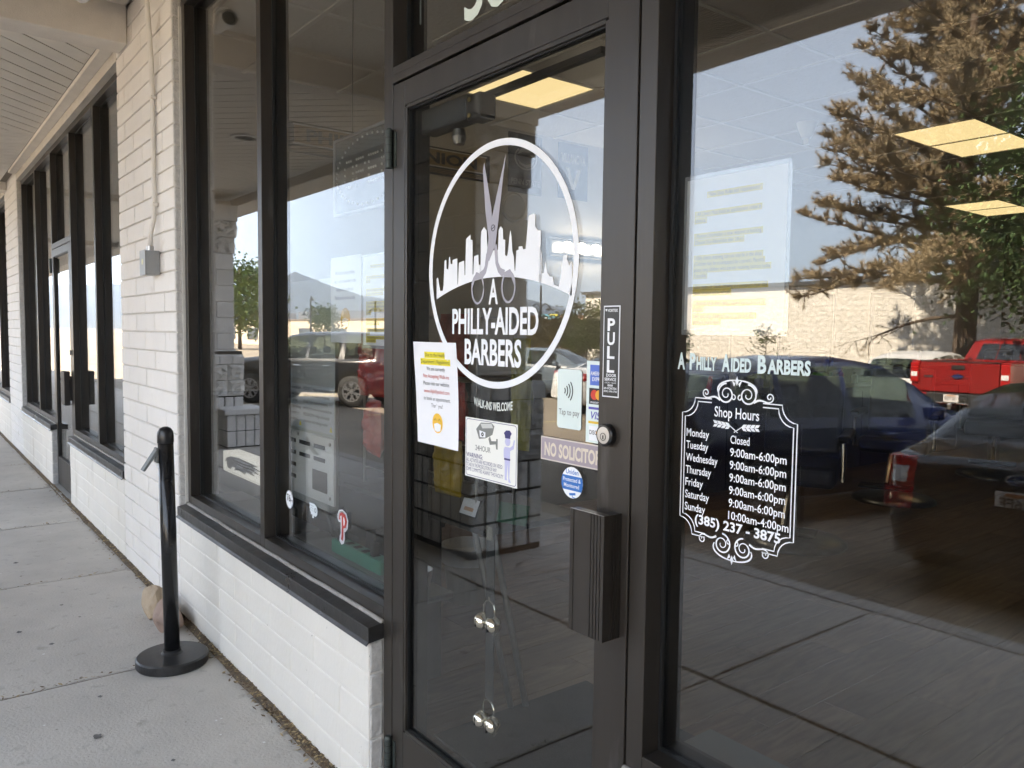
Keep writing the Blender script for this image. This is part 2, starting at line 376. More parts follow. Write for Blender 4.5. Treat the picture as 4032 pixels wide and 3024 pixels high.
block_wall('block_pier', 'white block pier beyond the right-hand shop window', 1.50, 2.75, 0, 3.27, M_WALL, 0)
# concrete threshold strip below each door
for xa, xb in ((-2.085, -1.076), (-8.20, -7.25)): structure('door_threshold', MB().box(xa, xb, -0.0655, 0.3, -0.02, 0.012), pmat('aluminium_threshold', (.42,.42,.41), .4, metal=.6, var=.1, vscale=12))

# ---- lintels, soffit, beams, fascia, roof
for (xa, xb, l) in ((-10.27, -5.30, 'rough stucco lintel above the neighbouring shop windows'), (-17.4, -11.43, 'rough stucco lintel above the farthest left shop window'), (-4.106, 1.5, 'stucco lintel above the barber shop windows and door')):
    t = thing('window_lintel', l, 'lintel', ((xa+xb)/2, 0, 3.04))
    part('lintel_band', MB().box(xa, xb, WY, .16, 3.04, 3.125 if xb < -5 else 3.272), M_LINT, t)
    if xb < -5: part('trim_moulding', MB().prism([(WY-.002, 3.105), (-.115, 3.112), (-.118, 3.14), (WY-.002, 3.15)], 'x', xa+.002, xb-.002), M_STUC, t, bevel=.003)
can = thing('entrance_canopy', 'covered walkway roof with beige beams and grooved board soffit', 'canopy', (-6, -1.3, 3.05))
part('roof_slab', MB().box(-31, 7.2, -2.62, .16, 3.30, 3.6), M_STUC, can)
part('fascia', MB().box(-31, 7.2, -2.66, -2.30, 3.03, 5.0), M_STUC, can, bevel=.01)  # upper part is unseen, raised to lengthen the shadow on the lot
bx = [(-5.19, -4.99), (-11.37, -11.17), (.99, 1.19), (-17.6, -17.4)]
for a, c in bx: part('cross_beam', MB().box(a, c, -2.298, WY-.002, 3.05, 3.298), M_STUC, can, bevel=.006)
part('ledger', MB().box(-4.988, .988, -.16, WY-.003, 3.262, 3.298), M_STUC, can, bevel=.004)
part('smooth_soffit', MB().box(-4.988, .988, -2.296, -.162, 3.264, 3.296), pmat('smooth_soffit', (.68,.64,.58), .85, var=.04, vscale=3, bump=.4, bscale=120, dist=.004), can)
# grooved boards of the neighbouring bays: diagonal, fanning from the middle of the bay
def clip_poly(poly, a, b, c):           # keep a*x+b*y <= c
    out = []
    for i in range(len(poly)):
        p, q = poly[i], poly[(i+1) % len(poly)]; dp = a*p[0]+b*p[1]-c; dq = a*q[0]+b*q[1]-c
        if dp <= 0: out.append(p)
        if (dp < 0) != (dq < 0) and abs(dp-dq) > 1e-9:
            t = dp/(dp-dq); out.append((p[0]+(q[0]-p[0])*t, p[1]+(q[1]-p[1])*t))
    return out
def board_bay(xa, xb):
    part('soffit_backing', MB().box(xa, xb, -2.297, WY-.004, 3.150, 3.298), M_GROOVE, can)
    mid = (xa+xb)/2
    for side, (u0, u1), ang in ((1, (mid, xb), R(134)), (-1, (xa, mid), R(70))):
        d = (math.cos(ang), math.sin(ang)); n = (-d[1], d[0])
        rect = [(u0, -2.29), (u1, -2.29), (u1, -.122), (u0, -.122)]
        cs = [p[0]*n[0]+p[1]*n[1] for p in rect]; s0, s1 = min(cs), max(cs); k = 0; step = .152
        while s0+k*step < s1:
            a, c = s0+k*step+.006, s0+(k+1)*step-.006; k += 1
            pl = clip_poly(clip_poly(rect, n[0], n[1], c), -n[0], -n[1], -a)
            if len(pl) >= 3: part('soffit_board', MB().prism(pl, 'z', 3.136, 3.149), M_SOFF, can)
board_bay(-11.168, -5.192)
board_bay(-17.398, -11.372)
dl = thing('recessed_light', 'round recessed downlight in the grooved soffit', 'downlight', (-7.05, -1.24, 3.12))
part('trim_ring', MB().ring((-7.05, -1.24), .09, .125, 'z', 3.122, 3.137, 32), M_WHITE, dl)
part('reflector', MB().lathe([(.09, 3.1352), (.085, 3.1354), (.0, 3.1355)], (-7.05, -1.24, 0), 32), M_BLKM, dl)

# ---- columns of the walkway
def split_mesh(w, h, seed):
    rnd = random.Random(seed); nx, nz = max(5, int(w/.04)), 6; vs = []; fs = []
    for j in range(nz+1):
        for i in range(nx+1):
            e = (i in (0, nx)) or (j in (0, nz)); d = 0.002 if e else rnd.uniform(.006, .034)
            vs.append((-w/2+w*i/nx+(0 if e else rnd.uniform(-.006, .006)), -d, -h/2+h*j/nz))
    for j in range(nz):
        for i in range(nx):
            a = j*(nx+1)+i; q = (a, a+1, a+nx+2, a+nx+1)
            fs += [(q[0], q[1], q[2]), (q[0], q[2], q[3])] if rnd.random() < .5 else [(q[0], q[1], q[3]), (q[1], q[2], q[3])]
    n = len(vs); per = [i for i in range(nx+1)]+[j*(nx+1)+nx for j in range(1, nz+1)]+[nz*(nx+1)+i for i in range(nx-1, -1, -1)]+[j*(nx+1) for j in range(nz-1, 0, -1)]
    for p in per: vs.append((vs[p][0], .03, vs[p][2]))
    m = len(per)
    for k in range(m): fs.append((per[k], n+k, n+(k+1) % m, per[(k+1) % m]))
    me = bpy.data.meshes.new('split_block'); me.from_pydata(vs, [], fs); me.update(); me.materials.append(M_SPLIT)
    bm = bmesh.new(); bm.from_mesh(me); bmesh.ops.recalc_face_normals(bm, faces=bm.faces); bm.to_mesh(me); bm.free()
    return me
SPLITS = {}
def face_tiles(t, x0, x1, y0, y1, z0, z1, n_x, n_y, mat=None, kind='flat', name='block', gap=.008, faces='NEWS'):
    """tile the four sides of a rectangular shaft course with blocks"""
    for (ax, side) in (('S', 0), ('E', 1), ('N', 2), ('W', 3)):
        if ax not in faces: continue
        L = (x1-x0) if ax in 'SN' else (y1-y0); n = n_x if ax in 'SN' else n_y; w = L/n
        for i in range(n):
            c = -L/2+w*(i+.5)
            if kind == 'flat': me = block_mesh(w-gap, z1-z0-gap, .03, mat, 'c')
            else:
                k = (round(w, 3), round(z1-z0, 3), random.randrange(3))
                if k not in SPLITS: SPLITS[k] = split_mesh(w-.006, z1-z0-.006, k[2]+11)
                me = SPLITS[k]
            o = link(name, me, None, t); mx, my, mz = (x0+x1)/2, (y0+y1)/2, (z0+z1)/2; loc = wloc(t)
            pos, rz = {'S': ((mx+c, y0, mz), 0), 'E': ((x1, my+c, mz), R(90)), 'N': ((mx+c, y1, mz), R(180)), 'W': ((x0, my+c, mz), R(-90))}[ax]
            o.location = Vector(pos)-loc; o.rotation_euler = (0, 0, rz)
def column(cx, label, mat=M_COLB, smat=None):
    x0, x1, y0, y1 = cx-.475, cx+.475, -2.235, -1.625
    t = thing('walkway_column', label, 'column', (cx, -1.93, 0), 0, 'block columns along the walkway')
    part('plinth_core', MB().box(x0+.02, x1-.02, y0+.02, y1-.02, 0, 1.17), M_JOINT, t)
    for k in range(3): face_tiles(t, x0+.012, x1-.012, y0+.012, y1-.012, .03+.19*k, .03+.19*(k+1), 8, 5, mat, gap=.017)
    for k in range(2): face_tiles(t, x0+.01, x1-.01, y0+.01, y1-.01, .605+.2*k, .605+.2*(k+1), 4, 3, None, 'split', 'split_block')
    # chamfered cap course
    sx0, sx1, sy0, sy1 = x0+.10, x1-.10, y0+.09, y1-.09
    for ax, n in (('S', 6), ('N', 6), ('E', 4), ('W', 4)):
        L = (x1-x0) if ax in 'SN' else (y1-y0); w = L/n
        for i in range(n):
            a, c = -L/2+w*i+.004, -L/2+w*(i+1)-.004
            mb = MB(); z0, zm, z1 = 1.01, 1.10, 1.19
            inset = .10 if ax in 'EW' else .09
            def q(u, d, z):   # u along the face, d inwards from the face
                return {'S': (cx+u, y0+d, z), 'N': (cx+u, y1-d, z), 'E': (x1-d, -1.93+u, z), 'W': (x0+d, -1.93+u, z)}[ax]
            LL = L/2
            def cl(u, d): lim = LL-d; return max(-lim, min(lim, u))
            prof = [(0, z0), (0, zm), (.035, zm+.05), (inset, z1), (inset+.02, z0)]
            vs = [q(cl(a, d), d, z) for d, z in prof]+[q(cl(c, d), d, z) for d, z in prof]; m = len(prof)
            mb.add(vs, [tuple(range(m)), tuple(range(2*m-1, m-1, -1))]+[(j, (j+1) % m, m+(j+1) % m, m+j) for j in range(m)])
            part('cap_block', mb, mat, t)
    part('shaft_core', MB().box(sx0+.02, sx1-.02, sy0+.02, sy1-.02, 1.17, 3.04), M_MORT, t)
    z = 1.19; k = 0
    while z < 2.38:
        face_tiles(t, sx0, sx1, sy0, sy1, z, z+.2, 2 if k % 2 else 3, 1 if k % 2 else 2, mat, gap=.005); z += .2; k += 1
    for e, kk in ((.012, 'split'), (.03, 'split'), (.045, 'flat')):
        face_tiles(t, sx0-e, sx1+e, sy0-e, sy1+e, z, min(z+.2, 3.03), 2, 1, mat, kk, 'split_block' if kk == 'split' else 'block'); z += .2
    if smat:
        for o in t.children:
            if o.name.startswith('split_block'):
                o.data = dark_split(o.data, smat)
            elif o.name.startswith('shaft_core'): o.data.materials[0] = mat
    return t
DSP = {}
def dark_split(me, mt):
    if me.name not in DSP: c = me.copy(); c.materials[0] = mt; DSP[me.name] = c
    return DSP[me.name]
column(-4.475, 'near grey painted block column with split-face base reflected dark in the door glass', pmat('grey_column_block', (.50,.49,.47), .8, var=.12, vscale=9, bump=.4, bscale=100, rnd=.05, dist=.004), pmat('grey_split_block', (.40,.39,.375), .95, var=.2, vscale=22, bump=1.0, bscale=45, rnd=.08, dist=.015))
column(-10.45, 'block walkway column reflected pale in the first window left of the mullion')
column(1.75, 'block walkway column at the right, beyond the photograph')

# ---- shop building shell (roof, side and back walls): structure
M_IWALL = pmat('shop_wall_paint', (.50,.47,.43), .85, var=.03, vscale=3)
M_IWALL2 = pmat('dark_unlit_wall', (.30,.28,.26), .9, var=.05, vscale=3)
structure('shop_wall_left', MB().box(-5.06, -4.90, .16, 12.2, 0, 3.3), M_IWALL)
structure('added_dark_panel', MB().box(-4.8995, -4.893, .165, 12.04, .0085, 1.06), pmat('interior_gloom_charcoal', (.045,.043,.042), .6))  # added panel, the dimness of the interior put into its colour
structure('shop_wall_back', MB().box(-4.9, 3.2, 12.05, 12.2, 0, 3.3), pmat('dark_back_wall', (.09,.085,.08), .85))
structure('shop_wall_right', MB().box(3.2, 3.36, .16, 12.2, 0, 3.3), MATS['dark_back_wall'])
structure('roof', MB().box(-31, 7.2, .165, 14, 3.32, 5.0), M_STUC)
structure('neighbour_shop_floor', MB().box(-31, -5.06, .165, 9, -.1, .01), pmat('vinyl_tile_floor', (.25,.24,.22), .5, var=.1, vscale=3))
structure('neighbour_shop_ceiling', MB().box(-31, -5.06, .165, 9, 3.05, 3.1), pmat('neighbour_ceiling', (.62,.60,.57), .9))
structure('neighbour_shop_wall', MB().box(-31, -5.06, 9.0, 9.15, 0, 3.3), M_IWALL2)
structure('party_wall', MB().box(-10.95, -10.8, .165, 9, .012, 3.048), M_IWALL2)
structure('light_blocking_wall', MB().box(2.75, 7.2, -2.6, .16, 0, 3.27), pmat('blocking_wall_brown', (.16,.125,.10), .85, var=.08, vscale=3))  # unseen wall, added to keep light from the right off the frames
structure('wall_far_left', MB().box(-31, -17.4, WY, .16, 0, 3.27), M_WALL)
# ================================================================== STOREFRONT FRAMES
FD = 0.114
def pane(t, x0, x1, z0, z1, y=.052, th=.006, nm='glass_pane', glass=None):
    p = part(nm, MB().box(x0-.008, x1+.008, y, y+th, z0-.008, z1+.008), glass or GLASS, t)
    g = MB()
    for ya, yb in ((y-.007, y-.0005), (y+th+.0005, y+th+.007)):
        g.box(x0+.0005, x0+.007, ya, yb, z0+.0005, z1-.0005).box(x1-.007, x1-.0005, ya, yb, z0+.0005, z1-.0005)
        g.box(x0+.007, x1-.007, ya, yb, z0+.0005, z0+.007).box(x0+.007, x1-.007, ya, yb, z1-.007, z1-.0005)
    part('gasket', g, M_GASK, p)
    return p
def bar(t, nm, x0, x1, z0, z1, y0=0, y1=FD, mat=None, bevel=.0012):
    return part(nm, MB().box(x0, x1, y0, y1, z0, z1), mat or M_BRONZE, t, bevel=bevel, seg=1)
def sill(t, x0, x1):
    mb = MB().prism([(-.052, .508), (-.060, .500), (-.062, .503), (-.0535, .512), (-.0535, .555), (-.001, .563), (-.001, .513)], 'x', x0, x1)
    s = part('sill_flashing', mb, M_SILL, t, bevel=.0008)
    part('caulk_bead', MB().tube([(x0+(x1-x0)*i/24, -.004+random.uniform(-.002, .002), .5645+random.uniform(-.001, .001)) for i in range(25)], .008, 8), M_CAULK, s, smooth=True)
    return s
HEAD0, HEAD1 = 2.995, 3.04
# -- two windows left of the door
t = thing('shop_window', 'dark bronze framed pair of shop windows between the white pier and the door', 'window', (-3.07, 0, .563))
bar(t, 'jamb', -4.096, -4.051, .566, HEAD0, mat=M_BRONZE); bar(t, 'mullion', -3.100, -3.056, .566, HEAD0)
bar(t, 'head', -4.096, -2.0785, HEAD0, HEAD1)
for a, c in ((-4.051, -3.100), (-3.056, -2.0785)):
    bar(t, 'bottom_rail', a, c, .566, .609); pane(t, a, c, .609, HEAD0)
    bar(t, 'inner_ledge', a, c, .585, .605, FD+.001, FD+.14, mat=pmat('inner_ledge', (.20,.20,.20), .35, var=.06, vscale=6))
sill(t, -4.100, -2.074)
part('caulk_joint', MB().box(-4.1055, -4.0965, -.012, .02, .566, HEAD0), pmat('pale_caulk', (.62,.60,.55), .8, var=.06, vscale=20), t)
W_MAIN = t
# -- door frame with transom
t = thing('entrance_surround', 'dark bronze aluminium door frame with glass transom above', 'door frame', (-1.55, 0, 0))
bar(t, 'hinge_jamb', -2.078, -2.0285, .0125, HEAD0); bar(t, 'latch_jamb', -1.0725, -1.029, .0125, HEAD0)
bar(t, 'head', -2.0775, -1.0295, HEAD0, HEAD1)
bar(t, 'transom_bar', -2.0282, -1.0728, 2.166, 2.189); bar(t, 'transom_stop', -2.0282, -1.0728, 2.1435, 2.1655, -.002, FD)
pane(t, -2.028, -1.073, 2.189, HEAD0)
part('door_stop', MB().box(-2.0282, -2.012, .052, FD, .013, 2.143).box(-1.0885, -1.0728, .052, FD, .013, 2.143).box(-2.0119, -1.0886, .052, FD, 2.120, 2.1430), M_SHADOW, t)
part('peeling_tape', MB().box(-2.0278, -2.0272, .088, .093, 2.33, 3.0), M_VINYLC, t)
# -- right-hand window
t = thing('shop_window', 'large dark framed shop window right of the door with shop hours lettering', 'window', (.2, 0, .563))
bar(t, 'mullion', .52, .565, .566, HEAD0); bar(t, 'jamb', 1.45, 1.495, .566, HEAD0); bar(t, 'head', -1.0288, 1.495, HEAD0, HEAD1)
for a, c in ((-1.0285, .52), (.565, 1.45)):
    bar(t, 'bottom_rail', a, c, .566, .606); pane(t, a, c, .606, HEAD0)
    bar(t, 'inner_ledge', a, c, .575, .598, FD+.001, FD+.10, mat=MATS['inner_ledge'])
sill(t, -1.072, 1.497)
W_RIGHT = t
# -- neighbouring shop front
t = thing('neighbour_storefront', 'dark bronze framed windows of the neighbouring shop left of the white pier', 'window', (-7.8, 0, .563))
mull = [-10.265, -9.262, -8.262, -7.298, -6.322, -5.345]
for i, x in enumerate(mull):
    lo = .566 if i not in (2, 3) else .0125
    bar(t, 'mullion', x, x+.045, lo, HEAD0)
bar(t, 'head', -10.265, -5.301, HEAD0, HEAD1)
for i in range(5):
    a, c = mull[i]+.045, mull[i+1]
    if i == 2:
        bar(t, 'transom_bar', a, c, 2.143, 2.189); pane(t, a, c, 2.189, HEAD0)
    else:
        bar(t, 'bottom_rail', a, c, .566, .609); pane(t, a, c, .609, HEAD0)
sill(t, -10.27, -8.19); sill(t, -7.26, -5.302)
part('notice', MB().box(-8.62, -8.36, .0605, .0612, 1.08, 1.66), pmat('yellow_notice', (.62,.62,.06), .6, var=.1, vscale=12), t)
for zz, h in ((1.56, .05), (1.46, .05), (1.32, .03), (1.24, .03), (1.16, .02)): part('notice_print', MB().box(-8.59, -8.39, .0596, .0603, zz, zz+h*.8), pmat('olive_print', (.22,.22,.03), .7), t)
d = thing('neighbour_door_leaf', 'narrow dark glass door of the neighbouring shop with block pull handle', 'door', (-7.76, 0, .012))
dx0, dx1 = mull[2]+.048, mull[3]-.003
bar(d, 'stile', dx0, dx0+.06, .02, 2.137, 0, .045); bar(d, 'stile', dx1-.09, dx1, .02, 2.137, 0, .045)
bar(d, 'bottom_rail', dx0+.06, dx1-.09, .02, .27, 0, .045); bar(d, 'top_rail', dx0+.06, dx1-.09, 2.07, 2.137, 0, .045)
pane(d, dx0+.06, dx1-.09, .27, 2.07, .0165)
part('pull_handle', MB().box(dx1-.2, dx1-.04, -.06, -.016, .80, 1.08), M_BRONZED, d, bevel=.004)
part('handle_bracket', MB().box(dx1-.085, dx1-.045, -.016, -.0005, .84, 1.04), M_BRONZED, d)
part('lock_cylinder', MB().cyl((dx1-.045, -.014, 1.235), (dx1-.045, -.0005, 1.235), .02), M_STEEL, d)
for zz in (.20, 1.93): part('hinge', MB().cyl((dx0-.012, -.014, zz), (dx0-.012, -.014, zz+.13), .011), pmat('dark_green_hinge', (.035,.045,.04), .5, metal=.3), d)
t = thing('neighbour_storefront', 'dark framed shop window at the far left edge beyond the second pier', 'window', (-14.4, 0, .563))
m2 = [-17.39, -15.9, -14.4, -12.9, -11.477]
for x in m2: bar(t, 'mullion', x, x+.045, .566, HEAD0)
bar(t, 'head', -17.39, -11.432, HEAD0, HEAD1)
for a, c in zip(m2, m2[1:]): bar(t, 'bottom_rail', a+.045, c, .566, .609); pane(t, a+.045, c, .609, HEAD0)
sill(t, -17.39, -11.435)

# ================================================================== THE GLASS DOOR
D = thing('shop_door_leaf', 'dark bronze glass barber shop door with round skyline logo and block pull handle', 'door', (-1.55, 0, .02))
GL, GR, GB, GT = -1.958, -1.166, .27, 2.066         # clear opening of the leaf
LX0, LX1 = -2.024, -1.0785
bar(D, 'hinge_stile', LX0, GL-.004, .02, 2.137, 0, .045); bar(D, 'latch_stile', GR+.004, LX1, .02, 2.137, 0, .045)
bar(D, 'top_rail', GL-.0035, GR+.0035, GT+.004, 2.137, .0004, .045); bar(D, 'bottom_rail', GL-.0035, GR+.0035, .02, GB-.004, .0004, .045)
g = MB()                                              # glazing stop: bevelled bead round the glass
for x0, x1, z0, z1 in ((GL-.004, GL+.006, GB, GT), (GR-.006, GR+.004, GB, GT)): g.box(x0, x1, .002, .0155, z0, z1)
g.box(GL+.006, GR-.006, .002, .0155, GB-.004, GB+.006).box(GL+.006, GR-.006, .002, .0155, GT-.006, GT+.004)
part('glazing_bead', g, M_BRONZE, D, bevel=.001)
pane(D, GL+.002, GR-.002, GB+.002, GT-.002, .0165, .006)
part('weather_strip', MB().box(LX1+.0005, LX1+.0055, .02, .05, .02, 2.137).box(LX0-.0035, LX0-.0005, .02, .05, .02, 2.137), M_SHADOW, D)
DH = pmat('hinge_patina', (.045,.055,.05), .55, metal=.3, var=.3, vscale=60)
for zz in (1.905, .12):
    h = part('hinge', MB().cyl((-2.027, -.0125, zz), (-2.027, -.0125, zz+.105), .0105, n=20).cyl((-2.027, -.0125, zz+.105), (-2.027, -.0125, zz+.112), .0105, .007, 20), DH, D, smooth=False)
    for k in range(1, 5): part('knuckle_line', MB().ring((-2.027, -.0125), .0100, .0109, 'z', zz+.021*k, zz+.021*k+.0015, 20), M_SHADOW, h)
    part('hinge_leaf', MB().box(-2.016, -2.004, -.003, -.0003, zz+.004, zz+.10), DH, h)
# pull handle: vertical block of ribbed aluminium
hx0, hx1, hz0, hz1 = -1.195, -1.096, .826, 1.081
prof = [(hx0, -.046), (hx0, -.040), (hx0+.012, -.040), (hx0+.014, -.043), (hx0+.060, -.046)]
hp = MB(); xs_ = [hx0]; poly = [(hx0, -.030)]
x = hx0
for w, gx in ((.012, 1), (.051, 1), (.009, 1), (.009, 1), (.009, 1), (.009, 0)):
    poly += [(x, -.050), (x+w-.0022, -.050)]
    if gx: poly += [(x+w-.0022, -.0462), (x+w, -.0462)]
    x += w
hx1 = x; poly += [(hx1, -.050), (hx1, -.030)]
hp.prism(poly, 'z', hz0, hz1)
H = part('pull_handle', hp, M_BRONZE, D)
part('handle_back', MB().box(hx1-.03, hx1-.0022, -.030, -.0006, hz0+.002, hz1-.002), M_BRONZED, H)
for k in range(4): part('side_rib', MB().box(hx1-.0025, hx1, -.0295+.0075*k, -.0238+.0075*k, hz0, hz1), M_BRONZE, H)
part('worn_edge', MB().box(hx0, hx1, -.0502, -.0485, hz1-.0004, hz1+.0006), M_STEEL, H)
# cylinder lock
L = part('lock_cylinder', MB().lathe([(.023, -.0005), (.023, -.012), (.0205, -.0145), (.0175, -.0148)], (-1.139, 0, 1.235), 40, 'y'), M_BLACK, D)
part('lock_face', MB().lathe([(.0172, -.0100), (.0172, -.0152), (.0, -.0154)], (-1.139, 0, 1.235), 40, 'y'), pmat('satin_steel', (.62,.60,.58), .32, metal=.9), L)
part('key_plug', MB().ring((-1.139, 1.232), .0070, .0080, 'y', -.0160, -.0155, 28).box(-1.1400, -1.1380, -.0162, -.0156, 1.2275, 1.2350), M_SHADOW, L)
# PULL plate on the latch stile
pl = part('pull_plate', MB().box(-1.158, -1.1115, -.0012, -.0003, 1.312, 1.497), M_VINYL, D, bevel=.0003)
part('plate_field', MB().box(-1.1555, -1.114, -.0016, -.0012, 1.3145, 1.4945), pmat('black_label', (.02,.02,.02), .4), pl)
lt = MB()
for k, ch in enumerate('PULL'): put_text(lt, ch, -1.1455, 1.447-.028*k, -1.1245, .0235, -.0019, bold=.03)
put_text(lt, 'VORTEX', -1.1465, 1.4845, -1.1175, .0055, -.0019, bold=.02)
put_text(lt, 'DOOR', -1.1465, 1.3535, -1.1185, .0060, -.0019, bold=.02)
put_text(lt, 'SERVICE', -1.1515, 1.3455, -1.1185, .0055, -.0019, bold=.02)
put_text(lt, 'LOCKS • GLASS', -1.1505, 1.3400, -1.1185, .0030, -.0019)
put_text(lt, '800', -1.1425, 1.3340, -1.1275, .0040, -.0019, bold=.02)
put_text(lt, '69-VORTEX', -1.1530, 1.3278, -1.1165, .0043, -.0019, bold=.02)
put_text(lt, '(800) 698-6783', -1.1535, 1.3222, -1.1160, .0036, -.0019, bold=.01)
lt.prism([(-1.1530, 1.4900), (-1.1475, 1.4900), (-1.15025, 1.4850)], 'y', -.0019, -.00165)
part('lettering', lt, M_VINYL, pl)
# ================================================================== CARS (seen mirrored in the glass)
CARGLASS = glass_mat('car_glass', 0.05, (.42,.50,.46), (.010,.014,.014), 0.25)
M_TYRE = pmat('tyre_rubber', (.018,.018,.018), .85)
M_RIM = pmat('alloy_rim', (.52,.52,.53), .3, metal=.85)
M_WELL = pmat('wheel_well', (.008,.008,.008), .9)
M_TRIM = pmat('black_car_trim', (.02,.02,.02), .5)
M_REDL = pmat('red_lamp_lens', (.36,.012,.012), .12, coat=.6)
M_CLRL = pmat('clear_lamp_lens', (.66,.66,.66), .1, coat=.6)
M_PLATE = pmat('licence_plate', (.62,.60,.58), .45, var=.06, vscale=40)
M_PLATEO = pmat('orange_plate_print', (.55,.20,.05), .5)
M_SEAT = pmat('car_seat', (.05,.045,.04), .8)
M_CABIN = pmat('car_cabin', (.03,.03,.03), .9)
def lerp_prof(pr, x):
    if x <= pr[0][0]: return pr[0][1]
    for (a, za), (b, zb) in zip(pr, pr[1:]):
        if x <= b:
            t = (x-a)/(b-a) if b > a else 1; return za+(zb-za)*t
    return pr[-1][1]
def wheel(t, x, y, r, w=.21, spokes=5, side=1):
    wh = part('wheel', MB().lathe([(r*.66, -w/2), (r*.93, -w/2), (r, -w*.36), (r, w*.36), (r*.93, w/2), (r*.66, w/2), (r*.66, -w/2)], (0,0,0), 36, 'y', False), M_TYRE, t, local=True, smooth=True)
    wh.location = (x, y, r)
    part('rim_barrel', MB().lathe([(r*.66, -w*.28), (r*.66, w*.28)], (0,0,0), 28, 'y'), M_WELL, wh, local=True)
    s = side*w*.40; rim = MB().ring((0, 0), r*.57, r*.67, 'y', s-.012, s+.012, 32).lathe([(r*.16, s-.02), (r*.16, s+.022), (.02, s+.03)], (0,0,0), 18, 'y')
    for k in range(spokes):
        a = 2*math.pi*k/spokes; d = Vector((math.cos(a), 0, math.sin(a))); q = Vector((-math.sin(a), 0, math.cos(a)))
        for e in ((-.06, .045) if spokes == 6 else (0,)): rim.obox(d*r*.38+q*e*1.2+Vector((0, s, 0)), d*r*.23, q*(r*.055 if spokes == 6 else r*.10), Vector((0, .012, 0)))
    part('rim', rim, M_RIM, wh, local=True)
def car(name, label, spec, loc, heading, paint, group='cars in the parking lot', detail=True):
    t = thing(name, label, spec.get('cat', 'car'), loc, heading, group)
    L, Wd = spec['L'], spec['W']/2; top = spec['top']; belt = spec['belt']; wx = spec['wheels']; wr = spec['wr']; plan = spec['plan']; zbot = spec.get('zb', .20)
    arch = wr+.055
    xs = set(round(-L/2+L*i/64, 3) for i in range(65))
    for pr in (top, belt, plan):
        for p in pr: xs.add(round(p[0], 3))
    for c in wx:
        for k in range(-6, 7): xs.add(round(c+arch*math.sin(k/6*math.pi/2), 3))
    xs = sorted(x for x in xs if -L/2-1e-6 <= x <= L/2+1e-6)
    xs = [x for i, x in enumerate(xs) if i == 0 or x-xs[i-1] > .012]
    rows = []
    for x in xs:
        zt, zs, w = lerp_prof(top, x), lerp_prof(belt, x), Wd*lerp_prof(plan, x); zs = min(zs, zt-.02)
        endf = min(1, (x+L/2)/.25, (L/2-x)/.25); zb = zbot+.14*(1-max(0, endf))
        for c in wx:
            d = abs(x-c)
            if d < arch: zb = max(zb, wr+math.sqrt(max(0, arch*arch-d*d)))
        zb = min(zb, zs-.12)
        g = max(0, min(1, (zt-zs)/.34)); h = zs-zb; gh = zt-zs
        rows.append([(w*.78, zb), (w*.965, zb+.006), (w*.995, zb+h*.30), (w, zb+h*.62), (w*.985, zs-h*.10), (w*.945, zs), (w*(.935-.01*g), zs+min(.03, gh*.2)),
                     (w*(.88-.14*g), zs+gh*(.80+.06*g)), (w*(.80-.16*g), zt-.018-.012*g), (w*.36, zt-.003), (0, zt)])
    m = len(rows[0]); V = []; full = 2*m-1
    for x, r in zip(xs, rows):
        for y, z in r: V.append((x, y, z))
        for y, z in r[-2::-1]: V.append((x, -y, z))
    cells = {'body': [], 'side_window': [], 'windshield': [], 'rear_window': []}
    wsx = spec['windshield']; rwx = spec['rear_window']; sw = spec['side']
    for i in range(len(xs)-1):
        xm = (xs[i]+xs[i+1])/2
        for j in range(full-1):
            jj = j if j < m-1 else full-2-j
            k = 'body'
            if jj == 6 and any(a < xm < b for a, b in sw): k = 'side_window'
            if jj >= 8 and wsx[0] < xm < wsx[1]: k = 'windshield'
            if jj >= 8 and rwx[0] < xm < rwx[1]: k = 'rear_window'
            cells[k].append((i*full+j, i*full+j+1, (i+1)*full+j+1, (i+1)*full+j))
    for k, fs in cells.items():
        if not fs: continue
        used = sorted(set(a for f in fs for a in f)); mp = {a: n for n, a in enumerate(used)}; mb = MB()
        mb.add([V[a] for a in used], [tuple(mp[a] for a in f) for f in fs])
        if k == 'body':
            n = len(mb.v); mb.add([V[a] for a in range(full)], [tuple(range(full))]); b0 = (len(xs)-1)*full
            mb.add([V[b0+a] for a in range(full)], [tuple(range(full))])
        part({'body': 'body'}.get(k, k), mb, paint if k == 'body' else CARGLASS, t, local=True, smooth=True)
    # floor pan, wells, cabin
    part('underbody', MB().box(-L/2+.25, L/2-.25, -Wd*.78, Wd*.78, zbot-.02, .42), M_WELL, t, local=True)
    for c in wx: part('wheel_well', MB().box(c-arch+.01, c+arch-.01, -Wd*.86, Wd*.86, .40, wr+arch-.01), M_WELL, t, local=True)
    for c in wx:
        for s in (1, -1): wheel(t, c, s*(Wd-.115), wr, .22, spec.get('spokes', 5), s)
    if detail:
        bl = lerp_prof(belt, 0)
        for sx in spec.get('seats', (0.1, -.85)):
            for s in (1, -1): part('seat', MB().box(sx-.14, sx+.10, s*.36-.24, s*.36+.24, bl-.45, bl+.10).box(sx-.08, sx+.03, s*.36-.12, s*.36+.12, bl+.12, bl+.30), M_SEAT, t, bevel=.04, seg=2, local=True)
        mxp = spec['mirror']
        for s in (1, -1):
            part('wing_mirror', MB().box(mxp-.07, mxp+.07, s*(Wd+.10)-.09, s*(Wd+.10)+.09, bl+.0, bl+.14), spec.get('mirror_mat', paint), t, bevel=.03, seg=2, local=True)
        for hx in spec['handles']:
            for s in (1, -1): part('door_handle', MB().box(hx-.10, hx+.10, s*(Wd*1.0)-.02, s*(Wd*1.0)+.025, bl-.16, bl-.125), spec.get('handle_mat', paint), t, bevel=.008, local=True)
